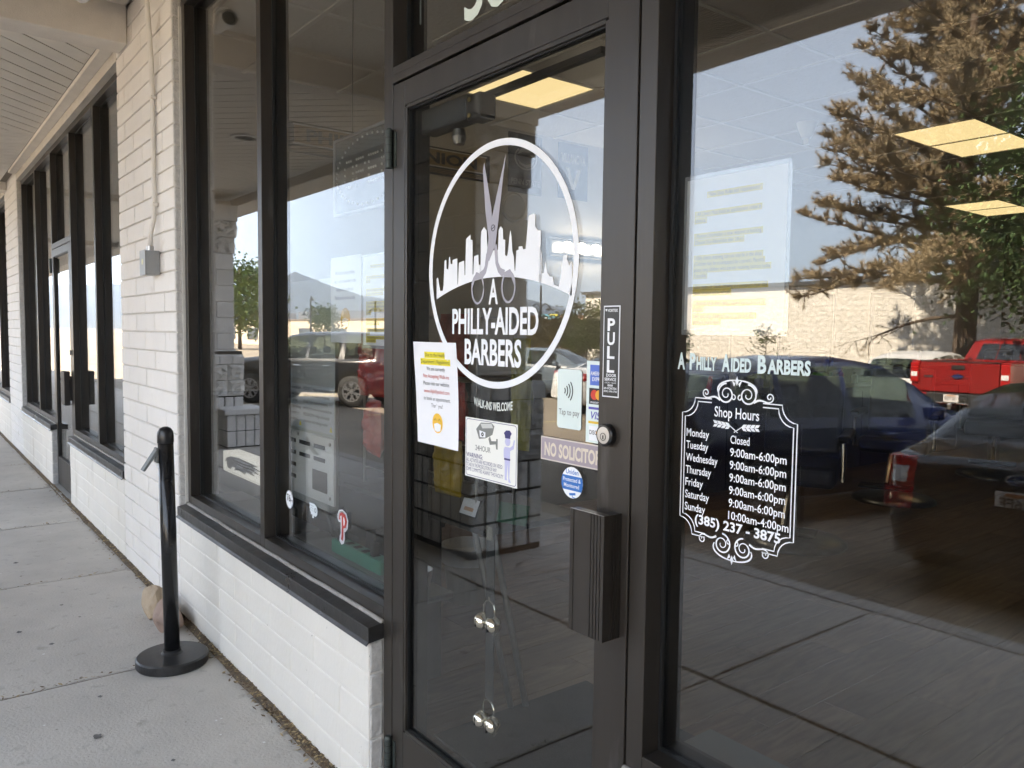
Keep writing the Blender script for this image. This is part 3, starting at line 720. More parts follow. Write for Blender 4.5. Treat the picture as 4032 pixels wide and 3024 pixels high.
        for sx in spec['seams']:
            for s in (1, -1): part('door_seam', MB().box(sx-.004, sx+.004, s*(Wd*.997)-.004, s*(Wd*.997)+.004, zbot+.12, bl-.05), M_WELL, t, local=True)
        part('sill_trim', MB().box(wx[0]+arch, wx[1]-arch, -Wd*.985, Wd*.985, zbot-.01, zbot+.07), M_TRIM, t, local=True, bevel=.01)
        for s in (1, -1):
            part('head_lamp', MB().box(L/2-.30, L/2-.06, s*Wd*.70-.16, s*Wd*.70+.16, .62, .76), M_CLRL, t, bevel=.04, seg=2, local=True)
    return t
def oval_badge(t, x, y, z, a, b, nx, text='Ford'):
    """blue oval emblem on a rear face whose outward normal is -x (local)"""
    e = part('oval_badge', MB().add([(x-.010, y+a*math.cos(k/28*2*math.pi), z+b*math.sin(k/28*2*math.pi)) for k in range(28)]+[(x, y+a*math.cos(k/28*2*math.pi), z+b*math.sin(k/28*2*math.pi)) for k in range(28)],
        [tuple(range(28)), tuple(range(55, 27, -1))]+[(k, (k+1) % 28, 28+(k+1) % 28, 28+k) for k in range(28)]), M_CHROME, t, local=True)
    part('badge_field', MB().add([(x-.012, y+a*.88*math.cos(k/28*2*math.pi), z+b*.80*math.sin(k/28*2*math.pi)) for k in range(28)], [tuple(range(28))]), pmat('badge_blue', (.012,.025,.11), .2, coat=.5), e, local=True)
    mb = MB(); put_text(mb, text, -a*.55, -b*.35, a*.55, b*.8, 0, bold=.02, shear=.3)
    part('badge_lettering', MB().add([(x-.0135, y-p[0], z+p[2]) for p in mb.v], mb.f), M_CHROME, e, local=True)
def plate(t, x, z, s, tilt=0):
    p = part('licence_plate', MB().box(x-.008, x, -.152, .152, z-.076, z+.076), M_PLATE, t, local=True, bevel=.002)
    mb = MB(); put_text(mb, s, -.125, -.028, .125, .062, 0, bold=.02)
    part('plate_number', MB().add([(x-.0092, -q[0], z+q[2]) for q in mb.v], mb.f), M_INK, p, local=True)
    part('plate_banner', MB().box(x-.0090, x-.0081, -.09, .09, z+.044, z+.066), M_PLATEO, p, local=True)
def paint_mat(n, c, r=.22, coat=.0): return pmat(n, c, r, metal=.0, coat=coat, var=.03, vscale=2, spec=.4)
SEDAN = dict(L=4.75, W=1.84, wr=.33, wheels=(-1.40, 1.37), spokes=5,
    top=[(-2.375,.62),(-2.345,.80),(-2.30,.94),(-2.25,.99),(-2.0,1.03),(-1.72,1.06),(-1.30,1.28),(-.95,1.39),(-.4,1.45),(.1,1.45),(.45,1.40),(.80,1.25),(1.22,1.02),(1.5,.98),(2.0,.88),(2.25,.76),(2.375,.55)],
    belt=[(-2.375,.52),(-2.30,.90),(-2.2,.97),(-1.6,.99),(0,.95),(1.2,.91),(2.0,.80),(2.3,.66),(2.375,.48)],
    plan=[(-2.375,.84),(-2.30,.90),(-2.1,.965),(-1.5,1.0),(1.3,1.0),(1.9,.95),(2.2,.86),(2.375,.70)],
    windshield=(.42, 1.20), rear_window=(-1.70, -.98), side=[(-1.10, -.42), (-.33, .62)], mirror=.68, handles=(-.55, .12), seams=(-1.05, -.38, .72), seats=(.0, -.9))
HATCH = dict(SEDAN, L=4.4, W=1.80, wr=.32, wheels=(-1.30, 1.32),
    top=[(-2.2,.60),(-2.17,.85),(-2.12,1.05),(-1.98,1.22),(-1.70,1.42),(-1.25,1.53),(-.5,1.60),(.0,1.60),(.45,1.54),(.85,1.35),(1.25,1.07),(1.6,1.00),(1.9,.90),(2.1,.74),(2.2,.55)],
    belt=[(-2.2,.50),(-2.12,.92),(-1.9,1.02),(-1.2,1.01),(0,.97),(1.2,.94),(1.8,.82),(2.1,.66),(2.2,.48)],
    plan=[(-2.2,.86),(-2.05,.95),(-1.5,1.0),(1.2,1.0),(1.75,.95),(2.05,.86),(2.2,.70)],
    windshield=(.42, 1.23), rear_window=(-2.10, -1.66), side=[(-1.55, -1.12), (-1.02, -.28), (-.19, .68)], mirror=.74, handles=(-.42, .22), seams=(-1.05, -.24, .78), seats=(.1, -.8))
SUV = dict(SEDAN, L=4.85, W=1.93, wr=.385, wheels=(-1.42, 1.40), zb=.34, spokes=6, cat='suv',
    top=[(-2.42,.75),(-2.39,1.10),(-2.33,1.45),(-2.22,1.70),(-2.0,1.79),(-1.0,1.82),(.1,1.80),(.42,1.74),(.95,1.30),(1.12,1.20),(1.5,1.17),(2.1,1.08),(2.32,.95),(2.42,.66)],
    belt=[(-2.42,.65),(-2.32,1.08),(-2.1,1.14),(0,1.13),(1.1,1.10),(2.1,.98),(2.32,.80),(2.42,.60)],
    plan=[(-2.42,.88),(-2.3,.95),(-2.0,1.0),(1.7,1.0),(2.1,.95),(2.35,.86),(2.42,.78)],
    windshield=(.36, 1.04), rear_window=(-2.36, -2.16), side=[(-2.02, -1.18), (-1.08, -.22), (-.12, .58)], mirror=.66, handles=(-.75, .05), seams=(-1.12, -.17, .78), seats=(.0, -.9))
def ang(dx, dy): return math.atan2(dy, dx)
# dark blue-black sedan, its rear towards the shop
t = car('parked_car', 'dark sedan with its boot and red tail lamp reflected at lower right', SEDAN, (-2.17, -6.77, -.365), ang(-.10, -.995), paint_mat('near_black_blue_paint', (.010,.014,.019), .2, .6))
TLX = -2.25
for s in (1, -1):
    lm = part('tail_lamp', MB().prism([(TLX-.06, .97), (TLX+.16, .97), (TLX+.06, .60), (TLX-.142, .60), (TLX-.118, .80)], 'y', s*.66 if s > 0 else -.85, s*.85 if s > 0 else -.66), M_REDL, t, bevel=.02, seg=2, local=True)
    part('reversing_lamp', MB().prism([(TLX-.075, .90), (TLX-.10, .79), (TLX-.126, .79), (TLX-.096, .90)], 'y', min(s*.70, s*.80), max(s*.70, s*.80)), M_CLRL, lm, local=True)
oval_badge(t, -2.318, 0, .885, .105, .045, -1); plate(t, -2.352, .735, '61 6FF')
part('bumper_seam', MB().box(-2.372, -2.362, -.70, .70, .635, .643), M_WELL, t, local=True)
# dark blue hatchback, side on
car('parked_car', 'dark blue hatchback reflected side-on behind the shop hours lettering', HATCH, (-4.84, -6.65, -.37), ang(.25, -.97), paint_mat('deep_blue_paint', (.005,.009,.036), .2, .35))
# black SUV passing
car('parked_suv', 'black suv with bright six-spoke wheels reflected in the second window', dict(SUV, handle_mat=M_CHROME), (-18.95, -7.28, lot_z(-7.3)), ang(-.81, .58), paint_mat('black_suv_paint', (.006,.007,.010), .18, .5), 'cars in the parking lot')
# white sedan seen from behind
t = car('parked_car', 'white sedan with red tail lamps reflected behind the tap to pay sticker', SEDAN, (-13.25, -13.55, lot_z(-13.5)), ang(.28, -.96), paint_mat('white_car_paint', (.62,.62,.61)))
for s in (1, -1): part('tail_lamp', MB().prism([(TLX-.015, .98), (TLX+.14, .98), (TLX+.08, .80), (TLX-.06, .80)], 'y', s*.58 if s > 0 else -.84, s*.84 if s > 0 else -.58), M_REDL, t, bevel=.02, seg=2, local=True)
plate(t, -2.345, .72, 'F28 4TK'); 
car('parked_car', 'grey blue sedan nose reflected just right of the dark column', SEDAN, (-18.2, -14.4, lot_z(-14)), ang(.9, -.43), paint_mat('grey_blue_paint', (.10,.13,.16)))
car('parked_car', 'white car reflected between the hatchback roof and the red pickup', HATCH, (-9.1, -18.9, lot_z(-18)), ang(-.05, -1), MATS['white_car_paint'])
car('parked_car', 'distant dark car parked beyond the yellow bollards', SEDAN, (-45.5, -43.0, lot_z(-43)), ang(.9, .4), MATS['near_black_blue_paint'], detail=False)
car('parked_car', 'distant pale car at the back of the lot under the brown trees', SEDAN, (-55.0, -50.0, lot_z(-50)), ang(.8, .6), MATS['white_car_paint'], detail=False)
# red pickup, tailgate towards the shop
M_RED = paint_mat('red_truck_paint', (.22,.014,.014))
t = thing('pickup_truck', 'bright red pickup truck with tailgate towards the shop, reflected at right', 'pickup', (-6.98, -18.7, lot_z(-18)), ang(.06, -.998), 'cars in the parking lot')
def lp(nm, mb, mat, **k): return part(nm, mb, mat, t, local=True, **k)
lp('tailgate', MB().box(-2.75, -2.68, -.79, .79, .80, 1.42), M_RED, bevel=.012, seg=2)
lp('tailgate_edge', MB().box(-2.76, -2.66, -.80, .80, 1.421, 1.445), M_TRIM, bevel=.006)
lp('tailgate_crease', MB().box(-2.757, -2.75, -.78, .78, .955, .975), M_RED, bevel=.003)
lp('tailgate_handle', MB().box(-2.768, -2.75, -.13, .13, 1.27, 1.36), M_TRIM, bevel=.01)
for s in (1, -1):
    lp('bed_side', MB().prism([(-2.72, .62), (-2.72, 1.44), (-.68, 1.44), (-.68, .62), (-1.18, .62), (-1.26, .80), (-1.40, .93), (-1.58, .97), (-1.76, .93), (-1.90, .80), (-1.98, .62)], 'y', s*.80 if s > 0 else -.985, s*.985 if s > 0 else -.80), M_RED, bevel=.012)
    tl = lp('tail_lamp', MB().box(-2.765, -2.60, min(s*.815, s*.992), max(s*.815, s*.992), .98, 1.40), M_REDL, bevel=.015, seg=2)
    part('reversing_lamp', MB().box(-2.77, -2.762, min(s*.835, s*.97), max(s*.835, s*.97), 1.10, 1.20), M_CLRL, tl, local=True)
lp('bed_floor', MB().box(-2.70, -.66, -.80, .80, .74, .80), M_TRIM)
lp('bed_front', MB().box(-.70, -.64, -.80, .80, .80, 1.42), M_RED)
lp('bumper', MB().box(-2.98, -2.74, -.95, .95, .56, .78), M_RED, bevel=.03, seg=2)
lp('bumper_step', MB().box(-2.99, -2.74, -.52, .52, .60, .785), M_TRIM, bevel=.012)
lp('bumper_bar', MB().box(-3.0, -2.90, -.44, .44, .585, .605), M_CHROME, bevel=.004)
plate(t, -2.992, .69, '742 TQB'); 
lp('tow_hitch', MB().cyl((-3.06, 0, .50), (-2.85, 0, .50), .035).lathe([(.03, .52), (.05, .56), (.04, .60), (.0, .61)], (-3.04, 0, 0), 16), M_STEEL)
oval_badge(t, -2.757, 0, 1.13, .12, .05, -1)
lp('trim_badge', MB().box(-2.757, -2.75, -.70, -.50, 1.09, 1.13), M_CHROME)
lp('frame_rail', MB().box(-2.7, 2.4, -.5, .5, .38, .60), M_WELL)
cab = MB(); prof = [(-.62, .52), (-.62, 1.40), (-.42, 1.86), (.0, 1.92), (.75, 1.90), (1.05, 1.80), (1.62, 1.30), (2.75, 1.22), (2.88, 1.08), (2.90, .52)]
for y0, k in ((-.98, 1), (.98, -1)): pass
def sec(y, zz): return y*(1-.20*max(0, (zz-1.35))/.55)
vs = []
for y in (-.98, .98):
    for x, z in prof: vs.append((x, sec(y, z), z))
n_ = len(prof)
cab.add(vs, [tuple(range(n_)), tuple(range(2*n_-1, n_-1, -1))]+[(i, (i+1) % n_, n_+(i+1) % n_, n_+i) for i in range(n_)])
lp('cab', cab, M_RED, bevel=.03, seg=2)
for (ya, yb) in ((-.70, -.27), (-.25, .25), (.27, .70)):
    def rw(y, z): x = -.62+(z-1.40)*.20/.46; return (x-.012, y*(1-.20*max(0, z-1.35)/.55), z)
    lp('rear_window', MB().add([rw(ya, 1.45), rw(yb, 1.45), rw(yb, 1.80), rw(ya, 1.80)], [(0,1,2,3)]), pmat('tinted_rear_glass', (.02,.022,.025), .05, spec=.8))
for s in (1, -1):
    lp('side_window', MB().add([(x, s*(sec(.98, z)+.006), z) for x, z in ((-.42, 1.42), (1.35, 1.42), (1.0, 1.76), (-.30, 1.78))], [(0,1,2,3)]), MATS['tinted_rear_glass'])
    lp('wing_mirror', MB().box(1.18, 1.32, s*1.18-.12, s*1.18+.12, 1.36, 1.58), M_TRIM, bevel=.03)
for x in (-1.58, 1.95):
    for s in (1, -1): wheel(t, x, s*.84, .39, .26, 5, s)
    lp('wheel_well', MB().box(x-.42, x+.42, -.79, .79, .42, .84), M_WELL)

# ================================================================== TREES
M_BARK = pmat('pine_bark', (.105,.075,.055), .95, var=.45, vscale=5, bump=1.0, bscale=14, dist=.05, stretch=(1, 1, .35))
M_NEEDLE = pmat('dry_brown_needles', (.20,.148,.085), .75, col2=(.37,.28,.17), vscale=1.3)
M_LEAFG = pmat('green_leaves', (.045,.085,.028), .6, col2=(.085,.135,.045), vscale=.8)
M_LEAFY = pmat('olive_leaves', (.085,.085,.025), .65, col2=(.15,.12,.04), vscale=.8)
M_LEAFL = pmat('light_green_leaves', (.085,.14,.045), .6, col2=(.16,.20,.06), vscale=.8)
def limb_path(p, d, L, droop, rnd, n=7, wob=.10):
    pts = [Vector(p)]; d = Vector(d).normalized()
    for i in range(n):
        d = (d+Vector((rnd.uniform(-wob, wob), rnd.uniform(-wob, wob), rnd.uniform(-wob, wob)-droop))).normalized()
        pts.append(pts[-1]+d*L/n)
    return pts
def pine(label, loc, H, rnd):
    t = thing('pine_tree', label, 'tree', loc)
    bx_, bz_ = .0, 0
    tr = [(0,0,-.2), (.02,.02,1.0), (.06,0,3.0), (.0,.05,5.5), (-.1,.1,8.0), (-.1,.0,H*.8), (0,0,H)]
    part('trunk', MB().tube(tr, [.36,.31,.27,.23,.17,.10,.02], 14), M_BARK, t, local=True, smooth=True)
    br = MB(); nd = MB()
    def tuft(c, ax, s):
        ax = ax.normalized(); q1 = ax.orthogonal().normalized(); q2 = ax.cross(q1)
        for k in range(24):
            a = rnd.uniform(0, 6.283); e = rnd.uniform(.25, 1.15); d = (ax*math.cos(e)+(q1*math.cos(a)+q2*math.sin(a))*math.sin(e))
            ln = s*rnd.uniform(.7, 1.15); w = (d.cross(ax) if d.cross(ax).length > .01 else q1).normalized()*s*.038
            b0 = c+ax*rnd.uniform(-.5, .3)*s*.6; nd.add([b0-w, b0+w, b0+d*ln], [(0,1,2)])
    z = 3.3
    while z < H-.4:
        f = (z-2.6)/(H-2.6); Lb = (4.6*(1-f)**.75+.5)*rnd.uniform(.75, 1.1)
        if z < 3.6: Lb *= .9
        for k in range(rnd.choice((3, 4, 4)) if f > .22 else 5):
            a = rnd.uniform(0, 6.283); up = rnd.uniform(-.12, .30)+.50*f
            base = Vector((0, 0, z+rnd.uniform(-.2, .2)))
            pts = limb_path(base, (math.cos(a), math.sin(a), up), Lb, -.02 if f > .2 else .035, rnd, 8, .13)
            br.tube(pts, [.075*(1-f)*(1-i/9)+.012 for i in range(9)], 5)
            for i in range(2 if f < .25 else 1, 9):
                for s in range(7 if i > 3 else 4):
                    dd = (pts[i]-pts[i-1]).normalized(); sd = Vector((rnd.uniform(-1, 1), rnd.uniform(-1, 1), rnd.uniform(-.25, .7)))
                    d2 = (dd*.8+sd).normalized(); ls = rnd.uniform(.25, .75)*(1.1-.5*i/9)
                    sp = limb_path(pts[i], d2, ls, -.05, rnd, 3, .2); br.tube(sp, [.014, .011, .008, .005], 3)
                    for q in (1, 2, 3):
                        tuft(sp[q], (sp[q]-sp[q-1]), rnd.uniform(.15, .24))
                        if rnd.random() < .6: tuft(sp[q]+Vector((rnd.uniform(-.1, .1), rnd.uniform(-.1, .1), rnd.uniform(-.05, .1))), Vector((rnd.uniform(-1, 1), rnd.uniform(-1, 1), .6)), rnd.uniform(.12, .18))
        z += .27+.07*f
    # bare low branch
    pts = limb_path((0, 0, 2.55), (-1, .25, .05), 3.1, .02, rnd, 8, .12); br.tube(pts, [.06, .055, .05, .045, .04, .03, .02, .015, .01], 6)
    for i in range(4, 9):
        for s in range(3):
            sp = limb_path(pts[i], (rnd.uniform(-1, .2), rnd.uniform(-1, 1), rnd.uniform(-.9, .2)), .6, .06, rnd, 3, .25); br.tube(sp, [.012, .01, .007, .004], 3)
            for q in (2, 3): tuft(sp[q], sp[q]-sp[q-1], .13)
    part('limbs', br, M_BARK, t, local=True); part('needles', nd, M_NEEDLE, t, local=True, kind='stuff')
    return t
def leafy(label, loc, H, rad, mat, rnd, z0=1.2, n=2600, leaf=.11, trunk=.12, cz=.62, name='leafy_tree', lean=(0, 0)):
    t = thing(name, label, 'tree', loc)
    part('trunk', MB().tube([(0,0,-.2), (.03,.02,H*.25), (lean[0]*.4,lean[1]*.4,H*.55), (lean[0],lean[1],H*.9)], [trunk, trunk*.8, trunk*.5, trunk*.15], 9), M_BARK, t, local=True, smooth=True)
    br = MB(); lf = MB(); cl = []
    for k in range(26):
        a = rnd.uniform(0, 6.283); h = rnd.uniform(z0, H*.85); f = (h-z0)/(H-z0); ln = rad*(1.15-.75*f)*rnd.uniform(.6, 1.05)
        pts = limb_path((lean[0]*h/H, lean[1]*h/H, h), (math.cos(a), math.sin(a), .45), ln, .02, rnd, 5, .16); br.tube(pts, [trunk*.3*(1-i/6)+.006 for i in range(6)], 4); cl += pts[2:]
    for k in range(n):
        c = rnd.choice(cl); s = rad*.30; p = c+Vector((rnd.gauss(0, s*.55), rnd.gauss(0, s*.55), rnd.gauss(0, s*.5)))
        d = Vector((rnd.uniform(-1, 1), rnd.uniform(-1, 1), rnd.uniform(-.9, .5))).normalized(); u = d.orthogonal().normalized()*leaf*rnd.uniform(.3, .5); L_ = leaf*rnd.uniform(.8, 1.4)
        lf.add([p, p+d*L_*.5+u, p+d*L_, p+d*L_*.5-u], [(0,1,2,3)])
    part('limbs', br, M_BARK, t, local=True); part('foliage', lf, mat, t, local=True, kind='stuff')
    return t
pine('tall pine with dry brown needles reflected at upper right', (-9.65, -22.2, lot_z(-22)), 13.5, random.Random(5))
leafy('leafy green tree reflected at the right edge in front of the brown pine', (-5.75, -20.4, lot_z(-21)), 8.6, 3.3, M_LEAFG, random.Random(8), 2.2, 30000, .14, .16)
leafy('green tree reflected beside the pale column in the first window', (-79.3, -26.0, lot_z(-26)), 9.0, 4.8, M_LEAFL, random.Random(3), 1.8, 6000, .36, .2)
leafy('green street tree reflected right of the logo in front of the white building', (-28.4, -25.6, lot_z(-26)), 3.7, 1.5, M_LEAFL, random.Random(4), .9, 3600, .14, .07)
leafy('olive brown street tree reflected behind the lamp post in the door', (-33.6, -27.9, lot_z(-28)), 3.1, 1.5, M_LEAFY, random.Random(6), 1.0, 2600, .14, .07)
leafy('yellowing street tree reflected farther left in the door glass', (-40.5, -31.5, lot_z(-31)), 3.3, 1.7, M_LEAFY, random.Random(9), 1.0, 2200, .16, .07)
leafy('pale green tree reflected beyond the suv roof in the second window', (-66.0, -29.0, lot_z(-29)), 4.6, 1.7, M_LEAFL, random.Random(10), 1.6, 1800, .22, .09)
leafy('small dark tree reflected at the edge of the right window below the notice', (-22.3, -25.2, lot_z(-25)), 3.0, .6, M_LEAFG, random.Random(12), .8, 900, .12, .05)
t = leafy('bare sapling with a few green sprouts against the white building', (-17.6, -24.6, lot_z(-25)), 2.5, .85, M_LEAFL, random.Random(14), .8, 160, .10, .035, name='sapling')

# ================================================================== FAR BUILDINGS, LAMPS, SIGNS
def brick_mat(name, c1, c2, mortar, sx, bump):
    m = bpy.data.materials.new(name); m.use_nodes = True; n = m.node_tree.nodes; l = m.node_tree.links; b = n['Principled BSDF']; b.inputs['Roughness'].default_value = .9
    geo = n.new('ShaderNodeNewGeometry'); sp = n.new('ShaderNodeSeparateXYZ'); cb = n.new('ShaderNodeCombineXYZ'); l.new(geo.outputs['Position'], sp.inputs[0])
    ad = n.new('ShaderNodeMath'); ad.operation = 'ADD'; l.new(sp.outputs[0], ad.inputs[0]); l.new(sp.outputs[1], ad.inputs[1])
    l.new(ad.outputs[0], cb.inputs[0]); l.new(sp.outputs[2], cb.inputs[1])
    bt = n.new('ShaderNodeTexBrick'); bt.inputs['Scale'].default_value = 1.0; bt.inputs['Brick Width'].default_value = sx; bt.inputs['Row Height'].default_value = sx/2; bt.inputs['Mortar Size'].default_value = .008
    for k, c in (('Color1', c1), ('Color2', c2), ('Mortar', mortar)): bt.inputs[k].default_value = (*c, 1)
    l.new(cb.outputs[0], bt.inputs['Vector']); l.new(bt.outputs['Color'], b.inputs['Base Color'])
    nz = n.new('ShaderNodeTexNoise'); nz.inputs['Scale'].default_value = 7; nz.inputs['Detail'].default_value = 6; l.new(geo.outputs['Position'], nz.inputs['Vector'])
    mm = n.new('ShaderNodeMath'); mm.operation = 'MULTIPLY_ADD'; mm.inputs[1].default_value = -1.2; l.new(bt.outputs['Fac'], mm.inputs[0]); l.new(nz.outputs['Fac'], mm.inputs[2])
    bp = n.new('ShaderNodeBump'); bp.inputs['Strength'].default_value = bump; bp.inputs['Distance'].default_value = .09; l.new(mm.outputs[0], bp.inputs['Height']); l.new(bp.outputs[0], b.inputs['Normal'])
    return m
t = thing('white_building', 'long white split-face block building across the parking lot', 'building', (-10, -33, lot_z(-27)))
part('wall', MB().box(-30.0, 30, -60, -27.0, -.7, 3.42), brick_mat('white_split_block_wall', (.74,.70,.63), (.70,.66,.59), (.58,.55,.49), .40, .8), t)
part('wall_base', MB().box(-30.03, 30, -59.9, -26.96, -.7, .28), brick_mat('beige_block_base', (.50,.46,.38), (.46,.43,.36), (.38,.36,.30), .40, .8), t)
part('roof_coping', MB().box(-30.15, 30.1, -60.1, -26.85, 3.43, 3.58), pmat('dark_metal_coping', (.07,.075,.08), .5, metal=.3), t)
structure('planting_strip', MB().box(-30, 12, -26.8, -21.3, -.6, lot_z(-22)+.16), pmat('bark_mulch', (.10,.075,.05), .95, var=.3, vscale=6, bump=.8, bscale=30, dist=.03), bevel=.03)
t = thing('beige_building', 'low beige commercial building far across the parking lot', 'building', (-95, -44, -.8))
part('wall', MB().box(-140, -58, -60, -38, -.8, 2.65), pmat('beige_wall', (.50,.42,.33), .9, var=.05, vscale=.5), t)
part('parapet_cap', MB().box(-140.1, -57.9, -60.1, -37.9, 2.651, 2.80), pmat('brown_cap', (.18,.14,.11), .7), t)
for k in range(5): part('rooftop_unit', MB().box(-72-11*k, -69-11*k, -46, -43, 2.80, 4.0), M_STEEL, t)
for k in range(7): part('window', MB().box(-66-9*k, -62-9*k, -38.0, -37.96, .1, 1.7), pmat('far_window', (.05,.06,.07), .1), t)
t = thing('brick_building', 'distant reddish brick building beyond the street trees', 'building', (-90, -95, -.8))
part('wall', MB().box(-112, -66, -110, -90, -.8, 4.6), pmat('red_brick_far', (.26,.13,.09), .9, var=.1, vscale=1), t)
for k in range(8): part('window', MB().box(-110+5.4*k, -107+5.4*k, -90, -89.95, 1.0, 3.0), MATS['far_window'], t)
M_POLE = pmat('black_lamp_post', (.02,.022,.024), .45)
def lamp_post(label, loc, H, arms, shade=True, group='parking lot lamp posts'):
    t = thing('lamp_post', label, 'lamp post', loc, 0, group)
    part('base', MB().lathe([(.28,-.3),(.28,.55),(.24,.6),(.0,.6)], (0,0,0), 20), pmat('lamp_base', (.42,.40,.37), .9), t, local=True)
    part('pole', MB().tube([(0,0,.5), (0,0,H)], [.085, .06], 12), M_POLE, t, local=True)
    for dx, up, zz in arms:
        s = 1 if dx > 0 else -1
        pts = [(0,0,zz)]+[(dx*.5*(1-math.cos(a))*1.0, 0, zz+up*math.sin(a)) for a in [i/8*math.pi*.85 for i in range(1, 9)]]
        part('arm', MB().tube(pts, .035, 6), M_POLE, t, local=True)
        e = pts[-1]; part('lamp_shade', MB().lathe([(.05, .16), (.07, .05), (.26, -.08), (.25, -.10), (.0, -.09)], e, 16), M_POLE, t, local=True)
    return t
lamp_post('black two-armed lamp post reflected through the right side of the logo', (-38.6, -31.2, lot_z(-31)), 5.0, ((.9, .55, 3.3), (-.9, .55, 3.3)))
lamp_post('black three-headed lamp post reflected above the suv roof', (-62.6, -26.2, lot_z(-26)), 4.6, ((1.5, .75, 3.0), (-1.5, .75, 3.0), (.35, .4, 4.4)))
lamp_post('hooked lamp post reflected at the corner of the white building', (-29.9, -25.9, lot_z(-26)), 3.2, ((.5, .28, 3.2),))
lamp_post('slim lamp post reflected behind the taped notice in the second window', (-50.0, -25.5, lot_z(-26)), 4.1, ((.8, .5, 3.1), (-.8, .5, 3.1)))
t = thing('billboard', 'blue and yellow advertising billboard far across the lot', 'billboard', (-71.5, -60, lot_z(-60)))
part('panel', MB().box(-73.3, -69.6, -60.1, -59.95, 2.5, 3.7), pmat('billboard_blue', (.10,.36,.50), .6), t)
part('yellow_band', MB().box(-71.2, -69.7, -59.945, -59.93, 3.45, 3.68).box(-73.2, -71.8, -59.945, -59.93, 2.55, 2.75), pmat('billboard_yellow', (.70,.60,.06), .6), t)
part('lettering', MB().box(-73.0, -71.6, -59.945, -59.93, 3.2, 3.3).box(-72.6, -71.2, -59.945, -59.93, 3.0, 3.1), M_WHITE, t)
part('red_can', MB().box(-70.9, -70.4, -59.945, -59.93, 2.7, 3.2), M_REDL, t)
part('post', MB().cyl((-71.5, -60.2, -1), (-71.5, -60.2, 2.5), .22), M_STEEL, t)
for x, y, l in ((-39.7, -31.8, 'yellow bollard at the foot of the two-armed lamp post'), (-38.9, -34.2, 'slim yellow bollard reflected beside the boulder')):
    solo('bollard', MB().lathe([(.13, lot_z(y)-.1), (.13, lot_z(y)+1.0), (.09, lot_z(y)+1.07), (.0, lot_z(y)+1.09)], (x, y, 0), 16), pmat('bollard_yellow', (.72,.42,.03), .5), l, 'bollard', 'yellow bollards')
def blob(c, rx, ry, rz, seed, sub=3, amp=.18):
    bm = bmesh.new(); bmesh.ops.create_icosphere(bm, subdivisions=sub, radius=1); mb = MB()
    vs = []
    for v in bm.verts:
        n_ = noise.noise(v.co*1.3+Vector((seed*3.1, seed, 0)))*amp+noise.noise(v.co*3.1+Vector((seed, 5, 0)))*amp*.4; k = 1+n_
        vs.append((c[0]+v.co.x*rx*k, c[1]+v.co.y*ry*k, c[2]+v.co.z*rz*k))
    mb.add(vs, [tuple(v.index for v in f.verts) for f in bm.faces]); bm.free(); return mb
solo('boulder', blob((-37.3, -34.0, lot_z(-34)+.15), .75, .5, .42, 3), pmat('pale_boulder', (.42,.38,.32), .9, var=.15, vscale=3), 'pale boulder beside the far parking entrance', 'boulder')
M_POT = pmat('dark_planter', (.05,.052,.055), .6)
for i, (x, y, l) in enumerate(((-36.0, -31.6, 'left dark planter pot with pink flowers reflected below the logo'), (-35.2, -31.6, 'right dark planter pot with pink flowers reflected below the logo'))):
    z = lot_z(y); t = thing('flower_planter', l, 'planter', (x, y, z), 0, 'planter pots with flowers')
    part('pot', MB().lathe([(.20,-.02),(.30,.55),(.34,.62),(.30,.62),(.0,.58)], (0,0,0), 20), M_POT, t, local=True)
    fl = MB(); gr = MB(); rnd = random.Random(20+i)
    for k in range(500):
        p = Vector((rnd.gauss(0,.22), rnd.gauss(0,.22), .75+rnd.gauss(0,.14))); d = Vector((rnd.uniform(-1,1), rnd.uniform(-1,1), rnd.uniform(-.2,1))).normalized(); u = d.orthogonal().normalized()*.035
        (fl if rnd.random() < .3 else gr).add([p, p+d*.05+u, p+d*.1, p+d*.05-u], [(0,1,2,3)])
    part('flowers', fl, pmat('pink_petals', (.42,.12,.18), .6), t, local=True, kind='stuff'); part('greenery', gr, M_LEAFL, t, local=True, kind='stuff')
# mountain ridge
prof = [(2,2.2),(8,2.6),(14,3.0),(19.1,3.0),(20.2,3.16),(21.6,3.6),(22.7,4.1),(23.3,3.85),(24.0,3.67),(24.7,3.2),(26,2.9),(26.9,2.55),(28,2.4),(30.7,2.2),(34,2.6),(37,2.75),(39.4,2.4),(40.2,2.17),(41,1.96),(43.1,1.35),(50,1.5),(60,1.9),(70,1.6),(85,1.2),(100,1.4),(120,1.1)]
DM = 5200.0; b = MB(); az = [2+118*i/240 for i in range(241)]; rws = 7
for j in range(rws):
    for i, a in enumerate(az):
        e = lerp_prof(prof, a); hz = DM*math.tan(R(e)); nz_ = noise.noise(Vector((a*.9, 3.3, 0)))*.05+noise.noise(Vector((a*2.6, 1.3, 0)))*.03
        f = j/(rws-1); dd = DM*(.62+.38*f)+260*noise.noise(Vector((a*.8, f*3, 2)))*(1-f); z = hz*(1+nz_)*(f**1.35)*(1+.22*noise.noise(Vector((a*1.1, f*4, 7)))*(1-f))+(-1 if j == 0 else 0)
        b.v.append((-dd*math.cos(R(a)), -dd*math.sin(R(a)), z+(1.44 if j == rws-1 else 0)))
n_ = len(az)
for j in range(rws-1):
    for i in range(n_-1): b.f.append((j*n_+i, j*n_+i+1, (j+1)*n_+i+1, (j+1)*n_+i))
k0 = (rws-1)*n_; base = len(b.v)
for i, a in enumerate(az): b.v.append((-DM*1.15*math.cos(R(a)), -DM*1.15*math.sin(R(a)), -1))
for i in range(n_-1): b.f.append((k0+i, k0+i+1, base+i+1, base+i))
structure('mountain', b, pmat('mountain_slope', (.05,.052,.045), .95, var=.3, vscale=.004), smooth=True)
